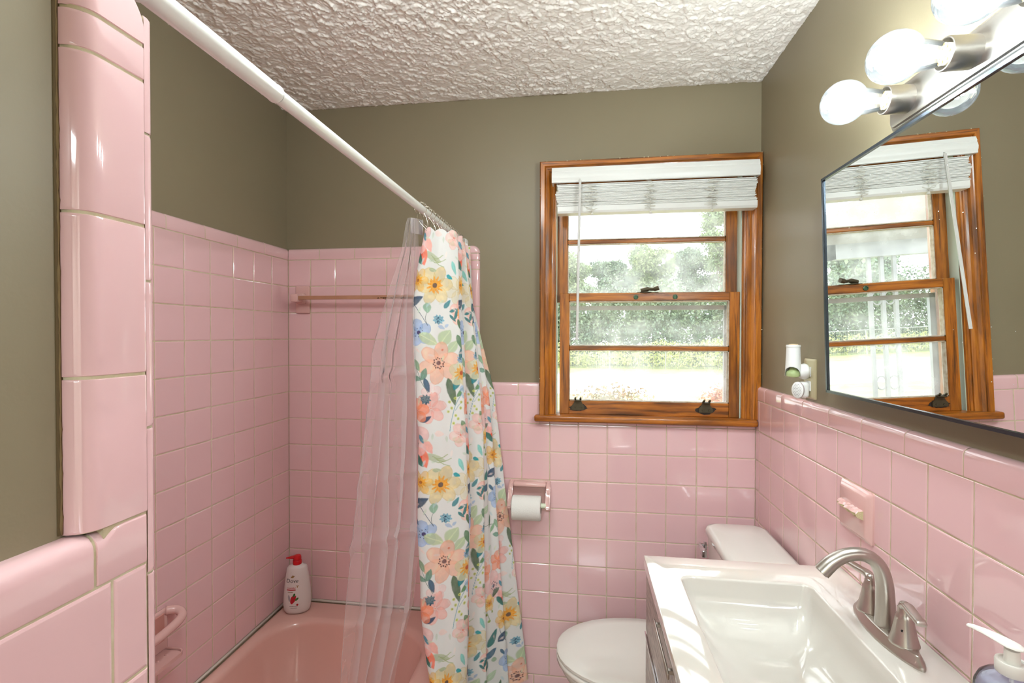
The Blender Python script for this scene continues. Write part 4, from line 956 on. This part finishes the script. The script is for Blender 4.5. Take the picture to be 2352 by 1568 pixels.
# column one (s 0 .. .125), heights measured downward from the tulip row
def c1(u, v): return (u-962)*.00131, (v-576)*.00131
def F(fn, u, v, *a, **k): x, y = c1(u, v); fn(x, y, *a, **k)
TEAL=(34,128,136); NAVY=(44,74,104); SAGE=(186,196,158); DKG=(84,106,74); CORAL=(246,128,102); PINK=(247,194,184)
F(leaf,1000,596,.075,.022,.35,SAGE,.75,False); F(stroke,0,0,0,'x') if False else None
for (pts) in ([(995,592),(1012,600),(1030,590)],[(1000,596),(1018,606),(1038,600)],[(1004,600),(1020,612),(1035,618)],[(998,604),(1010,608),(1024,606)]): stroke([c1(*q) for q in pts], .0022, (176,190,140), .9)
F(flower,1000,905,.030,5,(250,208,204),(240,150,130),(200,120,110),.7,.4,.1,0)
F(flower,976,768,.040,5,(160,186,226),(66,56,104),(40,44,86),.9,.5,.24,9)
F(flower,1072,668,.044,5,(226,206,150),(220,190,120),(200,160,90),.5,.9,.1,0)
F(flower,1014,660,.058,6,(230,208,150),(112,92,84),(244,158,40),.92,.1,.20,12,inner=(246,166,44))
F(leaf,998,783,.066,.036,.5,(196,210,160),.8); F(leaf,1038,778,.056,.044,-.9,(186,208,158),.8); F(leaf,1055,800,.05,.03,-.8,(180,204,150),.75)
F(flower,1020,838,.063,6,(250,190,160),(120,66,64),(96,58,60),.92,.3,.17,16)
F(berry,1030,808,.0035,(246,140,110))
F(leaf,1046,905,.088,.028,1.35,DKG); F(leaf,1062,880,.064,.024,-1.15,TEAL); F(leaf,1072,905,.05,.016,-.7,(96,140,92))
F(flower,996,940,.047,6,(246,176,164),(240,150,128),CORAL,.8,.2,.1,0); F(thistle,985,920,.017,(70,116,130),(34,62,90))
F(leaf,982,965,.040,.016,-.4,NAVY)
F(leaf,973,594,.066,.036,1.2,CORAL,.92,False); F(leaf,964,590,.058,.022,1.35,(238,96,66),.95,False); F(leaf,985,570,.05,.026,1.0,(248,170,156),.8,False)
F(leaf,966,697,.062,.030,-.5,NAVY); F(stroke,0,0,0,'x') if False else None
stroke([c1(953,664),c1(957,690),c1(975,716),c1(998,752)], .0016, NAVY)
F(flower,953,660,.012,8,(244,200,180),(206,58,40),(214,80,60),.7,0,.45,6)
F(leaf,998,712,.032,.028,1.5,(150,186,160)); stroke([c1(998,722),c1(993,734),c1(996,750)], .0012, (60,80,80))
F(thistle,1024,738,.017,(120,176,196),(40,70,100)); F(leaf,1030,756,.022,.012,.4,(172,196,226),.8,False); F(leaf,1042,752,.016,.010,-.7,(172,196,226),.8,False)
F(leaf,1012,1000,.03,.020,.2,(250,216,208),.6,False)
stroke([c1(1036,995),c1(1046,955),c1(1060,925),c1(1075,908)], .0016, (90,160,176)); stroke([c1(1052,948),c1(1064,935),c1(1072,930)], .0012, (90,160,176))
for u,v in ((1040,928),(1054,920),(1044,942),(1036,950),(1068,930),(1066,944),(1052,960),(1058,968),(1046,978),(1078,915)): F(berry,u,v,.0046,(206,214,118))
F(leaf,958,740,.03,.014,.9,(60,104,134)); F(leaf,975,640,.018,.010,.3,(90,190,190),.8)
F(leaf,1062,618,.045,.016,1.2,(120,200,190),.85); F(leaf,1050,640,.024,.014,.5,(30,168,176),.95,False)
# column two (s .13 .. .27)
def c2(u, v): return .130+(u-1100)*.00165, (v-576)*.00131
def F2(fn, u, v, *a, **k): x, y = c2(u, v); fn(x, y, *a, **k)
F2(flower,1118,722,.042,5,(250,190,176),(250,150,90),(250,140,60),.85,.2,.22,8,inner=(250,160,70))
F2(leaf,1106,724,.04,.012,-1.2,(24,116,120)); F2(leaf,1100,716,.03,.010,-.4,(24,116,120)); F2(leaf,1098,735,.03,.010,.8,(24,116,120))
F2(flower,1110,862,.042,5,(232,222,176),(200,80,20),(230,150,40),.8,.2,.26,12,inner=(236,170,60))
F2(leaf,1128,800,.06,.030,-.9,(190,212,160),.8); F2(leaf,1150,790,.05,.026,-.5,(180,206,170),.8)
F2(flower,1135,960,.040,5,(250,160,120),(240,120,80),(250,150,120),.9,.2,.1,0); F2(flower,1142,925,.028,5,(250,206,190),(246,180,160),(246,180,160),.6,.2,.1,0)
F2(leaf,1160,900,.03,.018,-.4,(170,206,176),.85); F2(leaf,1108,1000,.05,.020,1.2,(120,200,200),.85)
stroke([c2(1150,640),c2(1144,610),c2(1150,580)],.0018,(120,140,70))
for u,v in ((1140,600),(1156,596),(1142,620),(1158,618),(1146,584),(1148,640)): F2(berry,u,v,.0055,(160,180,96))
F2(leaf,1158,690,.070,.034,-.8,(44,120,116)); F2(leaf,1150,730,.060,.026,-.4,(60,108,136)); F2(leaf,1158,750,.03,.018,.3,(150,190,150),.8)
F2(thistle,1110,830,.014,(150,186,214),(54,76,110)); F2(thistle,1130,1020,.015,(130,190,206),(54,76,110))
F2(flower,1170,1010,.058,5,(248,200,196),(88,36,72),(54,58,84),.9,.4,.18,12)
F2(leaf,1168,830,.05,.018,-1.2,(70,110,80)); F2(leaf,1178,850,.045,.012,-1.0,(130,176,130)); stroke([c2(1120,840),c2(1150,836),c2(1180,842)],.0014,(90,120,90))
F2(flower,1186,945,.036,5,(250,150,110),(240,110,60),(250,150,120),.85,.2,.1,0)
F2(leaf,1186,600,.05,.022,.9,(40,120,110)); F2(leaf,1174,570,.045,.020,-.6,(70,96,70)); F2(flower,1190,650,.036,6,(240,196,110),(190,110,40),(230,150,50),.9,0,.22,12,inner=(240,170,50))
for (u,v,l,w_,a,cc_) in ((968,842,.040,.020,1.1,(140,172,140)),(984,862,.040,.020,-1.2,(110,150,130)),(966,872,.036,.018,.2,(120,160,140)),(990,888,.046,.018,1.3,(60,92,118)),(1046,702,.034,.016,-.9,(60,140,150)),(1078,750,.040,.018,1.2,(70,110,80)),(1078,812,.05,.02,-1.2,(36,110,120)),(968,1010,.03,.014,1.0,(80,150,170)),(1056,1018,.04,.02,.3,(176,196,150)),(1075,990,.05,.022,1.1,(110,140,96)),(1006,625,.03,.012,.1,(186,196,158))):
    F(leaf,u,v,l,w_,a,cc_)
stroke([c1(968,850),c1(978,880),c1(992,905)], .0014, (90,120,110))
F(flower,1062,1006,.036,5,(250,200,190),(240,140,120),(240,150,130),.8,.7,.16,8); F2(flower,1120,905,.026,5,(176,200,230),(70,70,120),(60,60,110),.85,.2,.22,7); F2(leaf,1136,760,.06,.026,-1.3,(40,118,122)); F2(leaf,1110,790,.05,.022,1.2,(90,130,90)); F2(flower,1150,1050,.03,5,(244,204,110),(190,110,40),(230,150,50),.8,.2,.2,8,inner=(240,160,50))
for cxx in (.013,.05,.09,.14,.18,.23,.26):
    for cyy in (.03,.17,.31,.45,.56):
        x, y = cxx+random.uniform(-.01,.01), cyy+random.uniform(-.02,.02); leaf(x,y,.022,.008,random.uniform(0,3),random.choice([(206,222,200),(196,220,226),(250,224,218),(220,226,196)]),.55,False)
img = np.clip(img,0,1)
def cloth(name, levels, ncol, nrow, planf, z0, z1, wr=.0025, seed=50, fine=None):
    zs = np.linspace(z0, z1, nrow); base = planf(z0); npts = len(base)
    # shared parameter: finer sampling across the front panel
    tpar = np.linspace(0, npts-1, ncol)
    if fine: 
        wgt = np.interp(np.arange(2000)/1999*(npts-1), [0,1,5,5.5,npts-1], fine); cw = np.cumsum(wgt); cw = (cw-cw[0])/(cw[-1]-cw[0]); tpar = np.interp(np.linspace(0,1,ncol), cw, np.arange(2000)/1999*(npts-1))
    i0 = np.clip(tpar.astype(int),0,npts-2); ft = tpar-i0
    X = np.zeros((nrow,ncol)); Y = np.zeros((nrow,ncol))
    for r,z in enumerate(zs):
        P = np.array(planf(z)); P = np.vstack([2*P[0]-P[1],P,2*P[-1]-P[-2]]); a,b,c_,d = P[i0],P[i0+1],P[i0+2],P[i0+3]; t = ft[:,None]
        Q = .5*((2*b)+(c_-a)*t+(2*a-5*b+4*c_-d)*t*t+(3*b-a-3*c_+d)*t**3); X[r],Y[r] = Q[:,0],Q[:,1]
    Z = np.repeat(zs[:,None],ncol,1); nz = noise2(nrow,ncol,max(nrow//14,3),seed,3)-.5
    # push along the local normal for soft creases
    gx = np.gradient(X,axis=1); gy = np.gradient(Y,axis=1); l = np.hypot(gx,gy)+1e-9; X = X + gy/l*nz*wr*2; Y = Y - gx/l*nz*wr*2
    return X, Y, Z
X, Y, Z = cloth('c', None, 430, 1250, plan, ZTOP, ZHEM, .0030, 51, [1.2,2.6,2.6,1,1])
# scalloped top edge between the rings
top = np.exp(-((ZTOP-Z)/.03)); 
SARC = np.concatenate([[0],np.cumsum(np.hypot(np.diff(X[200]),np.diff(Y[200])))])
Z = Z - top*.010*(1-np.abs(np.cos(SARC/.052*PI)))[None,:]
Z = Z + top*.022*np.clip((Y+.42)/.36,0,1)
me = grid_mesh('shower_curtain', X, Y, Z)
i_L = np.argmin(np.abs(Y[200]-yL)+np.abs(X[200]-catm(tabL,1.5))); s_col = SARC-SARC[i_L]
cB = s_col.copy()
# colour by cloth coordinates (metres across, metres down)
S2 = np.repeat(cB[None,:],len(X),0); T2 = (1.712 - Z)
ix = (S2/RES)%PW; iy = (T2/RES)%PH; x0i = ix.astype(int)%PW; y0i = iy.astype(int)%PH; x1i = (x0i+1)%PW; y1i = (y0i+1)%PH; fx = (ix-np.floor(ix))[...,None]; fy = (iy-np.floor(iy))[...,None]
colr = (img[y0i,x0i]*(1-fx)+img[y0i,x1i]*fx)*(1-fy)+(img[y1i,x0i]*(1-fx)+img[y1i,x1i]*fx)*fy
ca = me.color_attributes.new('print','FLOAT_COLOR','POINT'); buf = np.ones((colr.shape[0]*colr.shape[1],4),dtype=np.float32); buf[:,:3] = colr.reshape(-1,3); ca.data.foreach_set('color', buf.ravel())
CLM = bpy.data.materials.new('floral_polyester'); CLM.use_nodes = True; nt = CLM.node_tree; b = nt.nodes['Principled BSDF']; b.inputs['Roughness'].default_value = .75; b.inputs['Specular IOR Level'].default_value = .25
at = nt.nodes.new('ShaderNodeAttribute'); at.attribute_name = 'print'; nt.links.new(at.outputs['Color'], b.inputs['Base Color'])
tlz = nt.nodes.new('ShaderNodeBsdfTranslucent'); mxs = nt.nodes.new('ShaderNodeMixShader'); mxs.inputs[0].default_value = .22; nt.links.new(at.outputs['Color'], tlz.inputs[0])
nt.links.new(b.outputs[0], mxs.inputs[1]); nt.links.new(tlz.outputs[0], mxs.inputs[2]); nt.links.new(mxs.outputs[0], nt.nodes['Material Output'].inputs[0])
cur = thing('shower_curtain', 'white shower curtain printed with watercolour flowers, drawn to the back wall', 'shower curtain', (-1.02,-.28,ZHEM))
link('printed_cloth', me, CLM, cur, True)
# header seam line
# ---- liner
lin_t = [(1.795,945,975),(1.78,941,972),(1.70,933,962),(1.60,912,956),(1.40,872,955),(1.33,868,958),(1.05,845,960),(.87,832,958),(.64,815,942),(.42,800,900),(.16,786,870)]
def px_x(u, y):
    k = (u-1176)/FPX; d = fw + rt*k; t = (y-CAM.y)/d.y; return CAM.x+d.x*t
zz_ = [q[0] for q in lin_t]
LT = [(q[0], px_x(q[1],-.50), px_x(min(q[2],959),-.50)) for q in lin_t]
def lplan(z):
    l = float(np.interp(z,[q[0] for q in LT][::-1],[q[1] for q in LT][::-1])); r = float(np.interp(z,[q[0] for q in LT][::-1],[q[2] for q in LT][::-1])); wv = .25+.75*min(1,(1.80-z)/.35)
    o = .0
    fs = [(0.03,-.540),(0,-.530),(.14,-.512),(.33,-.530),(.22,-.500),(.55,-.520),(.40,-.485),(.78,-.505),(.62,-.470),(1.0,-.490),(.86,-.455),(.97,-.43)]
    return [(l+(r-l)*f + .006*wv*math.sin(7*z+i*1.7)*(0<f<.95), -.515+(y+.49)*wv + .006*math.sin(5*z+i)) for i,(f,y) in enumerate(fs)]
X, Y, Z = cloth('l', None, 190, 330, lplan, 1.795, .17, .0022, 77)
me = grid_mesh('liner', X, Y, Z)
# flattened kinks where the packing creases cross
co = np.zeros(len(me.vertices)*3,dtype=np.float32); me.vertices.foreach_get('co',co); co = co.reshape(-1,3)
for zc_,amp in ((1.33,.010),(1.03,.004),(.855,.009),(.62,.005)):
    wv_ = np.exp(-((co[:,2]-zc_-.25*(co[:,0]+1.2))/.016)**2); co[:,1] -= wv_*amp; co[:,0] += wv_*amp*.5*np.sin(co[:,0]*60)
me.vertices.foreach_set('co',co.ravel()); me.update()
lt = thing('shower_liner', 'clear plastic shower liner hanging inside the tub left of the curtain', 'shower liner', (-1.2,-.5,.2))
LINM = clear_plastic('clear_vinyl', (.995,.99,.995,1), .25, 1.05, (1,.97,.98,1), .20)
nt = LINM.node_tree; nz = nt.nodes.new('ShaderNodeTexNoise'); nz.inputs['Scale'].default_value = 22; nz.inputs['Detail'].default_value = 2; tcn = nt.nodes.new('ShaderNodeTexCoord'); bpn = nt.nodes.new('ShaderNodeBump'); bpn.inputs['Distance'].default_value = .01; bpn.inputs['Strength'].default_value = .18
nt.links.new(tcn.outputs['Object'],nz.inputs['Vector']); nt.links.new(nz.outputs['Fac'],bpn.inputs['Height'])
for nd in nt.nodes:
    if nd.type in ('BSDF_GLOSSY','FRESNEL'): nt.links.new(bpn.outputs[0], nd.inputs['Normal'])
link('clear_sheet', me, LINM, lt, True)
bm = B(); yh0, yh1 = -.52, -.475; 
pts_ = [(px_x(944,-.52),-.520),(px_x(962,-.50),-.500),(px_x(972,-.48),-.480)]
for s_ in (0,):
    loft(bm, [[(x,y-.002,z) for x,y in pts_]+[(x,y+.001,z) for x,y in reversed(pts_)] for z in (1.752,1.797)])
link('header_strip', bm, clear_plastic('frosted_vinyl_hem', (.98,.97,.97,1), .55, 1.3, (.9,.86,.86,1)), lt)

# ---- rings
ry = [-.525,-.480,-.440,-.395,-.350,-.305,-.262,-.220,-.180,-.140,-.100,-.060]
for i, y in enumerate(ry):
    t = thing('curtain_ring', 'thin chrome roller ring hooking the shower curtain over the white rod', 'curtain ring', (RX,y,RZ), 'chrome rings on the shower rod')
    ck = min(range(430), key=lambda q: abs(Y0_[q]-y)) if False else None
    xc = RX+.018+.010*math.sin(i*2.1); a0 = []
    for k in range(0,21):
        a = math.radians(-60+300*k/20); a0.append((RX+.0185*math.cos(a), y+.0015*math.sin(k), RZ+.0010+.0170*math.sin(a)))
    a0 = [(xc,y-.003,1.760),(xc+.004,y-.002,1.775),(RX+.014,y,RZ-.022)]+a0+[(RX-.010,y+.001,RZ-.032),(xc-.006,y+.003,1.765),(xc-.001,y+.002,1.757)]
    bm = B(); tube(bm, spline(a0,2), .0009, 6); link('wire', bm, CHR, t, True)
    for k in range(5):
        a = math.radians(40+25*k); bm = B(); lathe(bm,(RX+.0172*math.cos(a),y-.0022,RZ+.0172*math.sin(a)),[(.0004,-.0003),(.0024,.0010),(.0027,.0022),(.0024,.0034),(.0004,.0046)],8,'Y'); link('roller_bead', bm, CHR, t, True)

# ------------------------------------------------------------------ outdoors
GZ = -.50
bm = B(); quad(bm,(-60,.175,GZ),(45,.175,GZ),(45,14.6,GZ),(-60,14.6,GZ)); quad(bm,(-60,14.6,GZ),(-60,14.6,GZ-.001),(45,14.6,GZ-.001),(45,14.6,GZ)); quad(bm,(-60,23.2,GZ),(45,23.2,GZ),(45,80,GZ),(-60,80,GZ))
GR = mat('sunlit_lawn', lin(176,186,128), .9, var=(3,.9,lin(150,164,96)))
tag(struct('lawn', bm, GR), 'lawn outside the window on both sides of the street', 'lawn')
bm = B(); quad(bm,(-60,14.6,GZ-.02),(45,14.6,GZ-.02),(45,23.2,GZ-.02),(-60,23.2,GZ-.02)); tag(struct('street', bm, mat('pale_asphalt', lin(205,202,198), .8)), 'pale sunlit street outside the window', 'street')
for ya, yb in ((14.45,14.62),(23.15,23.30)):
    bm = B(); box(bm,-60,45,ya,yb,GZ-.05,GZ+.02); tag(struct('curb', bm, mat('concrete_curb', lin(196,190,180), .9)), None)
def leaves_mesh(blobs, n, size, seed, flat=1.0):
    rs = np.random.RandomState(seed); co = []; V = np.zeros((n*4,3)); wts = np.array([b_[3]**2 for b_ in blobs]); wts = wts/wts.sum()
    ch = rs.choice(len(blobs), n, p=wts); d = rs.normal(size=(n,3)); d /= np.linalg.norm(d,axis=1)[:,None]; rr_ = rs.uniform(.35,1.15,n)
    c_ = np.array([b_[:3] for b_ in blobs])[ch]; R = np.array([b_[3] for b_ in blobs])[ch]; Fq = np.array([b_[4] for b_ in blobs])[ch]
    P = c_ + d*(R*rr_)[:,None]*np.stack([np.ones(n),np.ones(n),Fq],1); a = rs.normal(size=(n,3)); a /= np.linalg.norm(a,axis=1)[:,None]; b_ = np.cross(a, rs.normal(size=(n,3))); b_ /= np.linalg.norm(b_,axis=1)[:,None]
    s = (size*rs.uniform(.5,1.3,n))[:,None]; V = np.stack([P-a*s,P-b_*s*.5,P+a*s,P+b_*s*.5],1).reshape(-1,3).astype(np.float32)
    me = bpy.data.meshes.new('f'); me.vertices.add(n*4); me.vertices.foreach_set('co',V.ravel()); me.loops.add(n*4); me.loops.foreach_set('vertex_index',np.arange(n*4,dtype=np.int32)); me.polygons.add(n); me.polygons.foreach_set('loop_start',(np.arange(n)*4).astype(np.int32)); me.update(calc_edges=True); return me
LEAF = [mat('leaf_green_%d'%i, lin(*c_), .6, var=(1.5,.9,lin(*d_))) for i,(c_,d_) in enumerate((((120,142,104),(156,170,120)),((134,150,116),(100,126,110)),((150,160,110),(120,140,96))))]
BARK = mat('grey_bark', lin(140,128,116), .9)
def tree(x, y, h, r, label, seed, n=8000, mi=0, cat='tree', trunk=.16, group='trees beyond the fence', zb=.25):
    t = thing('tree', label, cat, (x,y,GZ), group); rs = random.Random(seed); blobs = []
    for k in range(20):
        a = rs.uniform(0,6.28); f = rs.random(); q = (rs.random()**.5)*.85*r*(1-.55*f*f); blobs.append((x+q*math.cos(a), y+q*math.sin(a)*.6, GZ+h*(zb+(1-zb-.07)*f), r*rs.uniform(.20,.40), rs.uniform(.6,1.0)))
    blobs.append((x,y,GZ+h*.6,r*.55,1.0))
    link('crown', leaves_mesh(blobs, n, .12 if n > 8500 else .25, seed), LEAF[mi%3], t)
    bm = B(); tube(bm, spline([(x,y,GZ),(x+.15,y,GZ+h*.3),(x-.1,y,GZ+h*.62)],4), [trunk]*4+[trunk*.7]*5, 8)
    for b_ in blobs[:5]: tube(bm, [(x+.1,y,GZ+h*.35),((x+b_[0])/2,y,(GZ+h*.4+b_[2])/2),b_[:3]], [trunk*.5,trunk*.3,trunk*.1], 6)
    link('trunk', bm, BARK, t)
    return t
tree(-1.6,34,8.0,2.3,'leafy tree past the fence seen at the left side of the panes',1,n=26000)
tree(1.6,39.5,8.3,2.5,'lower leafy tree past the fence in the middle of the panes',2,mi=1,n=26000)
tree(4.3,34,7.9,2.3,'bushy tree past the fence right of the pane centre',3,mi=2,n=26000)
tree(8.3,39.5,9.3,2.5,'dense tree past the fence at the right side of the panes',4,mi=1,n=26000)
tree(9.0,34,11.8,2.1,'tall open tree reaching up into the sky at the upper right pane',5,mi=0,n=9000,zb=.66,group=None)
tree(5.0,45,10.2,2.4,'rounded tree peeking between the nearer trees past the fence',6,mi=0,n=26000)
tree(-2.2,45,10.4,2.4,'pale tree behind the leftmost tree past the fence',7,mi=2,n=26000)
for i,x in enumerate((-5.5,-9.5,-13.5,-17.5,-21.5,-25.5)):
    tree(x,39.5-(i%2)*5.5,8.3+(i%3)*.5,2.4,'tree across the street seen only in the mirror reflection',20+i,mi=i,group='trees in the reflection')
# low understorey so no gap opens between the trunks
hg = thing('hedge_row', 'dark overgrown hedge row behind the fence', 'hedge', (-8,31,GZ), kind=None)
link('foliage', leaves_mesh([(x_,30.3+.2*math.sin(x_),GZ+2.3+.5*math.sin(x_*1.7),1.30,2.1) for x_ in np.arange(-30,14,1.2)], 90000, .11, 60), LEAF[1], hg)
vn = thing('fence_vines', 'light green vines running along the top of the chain link fence', 'vines', (3,26.6,GZ), kind='stuff')
bm = B()
for x_ in np.arange(-3,13,.7): tube(bm,[(x_,26.6,GZ),(x_+.1,26.6,GZ+1.3)],.012,4)
link('stems', bm, BARK, vn)
link('foliage', leaves_mesh([(x_,26.6,GZ+1.28+.12*math.sin(x_*2.1)+.02*max(0,x_),.22+.03*max(0,min(x_,6)),.6) for x_ in np.arange(-3,13,.35)], 3600, .055, 61), mat('light_vine_leaf', lin(196,206,140), .6), vn)
fe = thing('chain_link_fence', 'chain link fence on the far side of the street', 'fence', (-5,27,GZ))
FM = mat('galvanised_wire', lin(170,172,172), .5, .5)
for x_ in np.arange(-30,14,3.1):
    bm = B(); tube(bm,[(x_,27.1,GZ),(x_,27.1,GZ+1.35)],.03,6); link('post', bm, FM, fe)
bm = B(); tube(bm,[(-30,27.1,GZ+1.33),(14,27.1,GZ+1.33)],.022,6); link('top_rail', bm, FM, fe)
bm = B()
for k,x_ in enumerate(np.arange(-30,14,.11)): quad(bm,(x_,27.1,GZ+.03),(x_+.008,27.1,GZ+.03),(x_+.008,27.1,GZ+1.32),(x_,27.1,GZ+1.32))
link('wire_mesh', bm, FM, fe)
gp = thing('verge_grass', 'tall yellow-green grass along the foot of the fence', 'grass', (0,26.4,GZ), kind='stuff')
link('blades', leaves_mesh([(x_,28.0,GZ+.55,.70,.8) for x_ in np.arange(-30,14,.9)], 9000, .10, 62), mat('dry_grass_blade', lin(206,204,140), .8, var=(2,.9,lin(176,190,120))), gp)
def shrub(x,y,r,h,label,seed,n,m):
    t = thing('shrub', label, 'shrub', (x,y,GZ)); blobs = [(x+dx*r, y, GZ+h*.66, r*.62, 1.0*h/1.3) for dx in (-.55,-.2,.15,.5)]+[(x-.1*r,y,GZ+h*.70,r*.66,.95*h/1.3)]
    link('foliage', leaves_mesh(blobs, n, .028, seed), m, t)
    bm = B(); 
    for k in range(5): tube(bm,[(x,y,GZ),(x+(k-2)*r*.2,y,GZ+h*.55)],.012,5)
    link('stems', bm, BARK, t)
shrub(-.17,5.0,.56,1.30,'rounded clipped shrub close outside the lower pane',71,4200,mat('shrub_leaf', lin(138,142,90), .6, var=(9,.9,lin(176,120,84))))
shrub(1.42,5.6,.30,1.50,'narrow shrub at the lower right corner of the pane',72,1200,mat('red_tipped_leaf', lin(186,150,110), .6, var=(7,.9,lin(210,110,90))))
# neighbouring porch, seen only by way of the mirror
po = thing('porch', 'porch with hipped shingle roof and white iron column in the mirror reflection', 'porch', (-1.6,2.1,GZ))
bm = B(); A_=Vector((-1.13,1.95,2.13)); Bq_=Vector((-3.7,5.6,3.32)); Cc=Vector((-9,5.6,3.32)); Dd=Vector((-9,1.95,2.13)); Ee=Vector((-1.13,9,2.13)); dn = Vector((0,0,-.10))
loft(bm, [[A_,Bq_,Cc,Dd],[A_+dn,Bq_+dn,Cc+dn,Dd+dn]]); loft(bm, [[A_,Ee,Bq_],[A_+dn,Ee+dn,Bq_+dn]])
rm = mat('weathered_shingles', lin(132,124,106), .9, var=(2,.8,lin(112,106,92)))
nt = rm.node_tree; bk = nt.nodes.new('ShaderNodeTexBrick'); bk.inputs['Scale'].default_value = 5; bk.inputs['Color1'].default_value=(1,1,1,1); bk.inputs['Color2'].default_value=(.85,.85,.85,1); bk.inputs['Mortar'].default_value=(.5,.5,.48,1); bk.inputs['Mortar Size'].default_value=.03
mxx = nt.nodes.new('ShaderNodeMix'); mxx.data_type='RGBA'; mxx.blend_type='MULTIPLY'; mxx.inputs[0].default_value=.8; srcs = nt.nodes['Principled BSDF'].inputs['Base Color'].links[0].from_socket
nt.links.new(nt.nodes['Texture Coordinate'].outputs['Object'],bk.inputs['Vector']); nt.links.new(srcs,mxx.inputs[6]); nt.links.new(bk.outputs[0],mxx.inputs[7]); nt.links.new(mxx.outputs[2],nt.nodes['Principled BSDF'].inputs['Base Color'])
link('roof', bm, rm, po)
WI = mat('white_wrought_iron', lin(150,152,152), .5)
bm = B(); box(bm,-9,-1.2,2.0,2.08,1.93,2.04); box(bm,-1.28,-1.20,2.0,6,1.93,2.04); link('fascia_beam', bm, WI, po)
bm = B(); box(bm,-9,-1.1,1.9,5.6,GZ,GZ+.22); link('slab', bm, MATS['concrete_curb'], po)
bm = B()
for dx in (-.085,0,.085): box(bm,-1.60+dx-.012,-1.60+dx+.012,2.03,2.055,GZ+.2,1.94)
link('column_bars', bm, WI, po)
bm = B()
for zc_ in (.35,.62,1.0,1.3,1.62):
    for s in (-1,1):
        tube(bm, [(-1.60+s*.0425+.036*math.cos(a), 2.04, zc_+.036*math.sin(a)*1.5+.02*a/6) for a in np.linspace(0,5.6,18)], .006, 6)
link('column_scrolls', bm, WI, po)
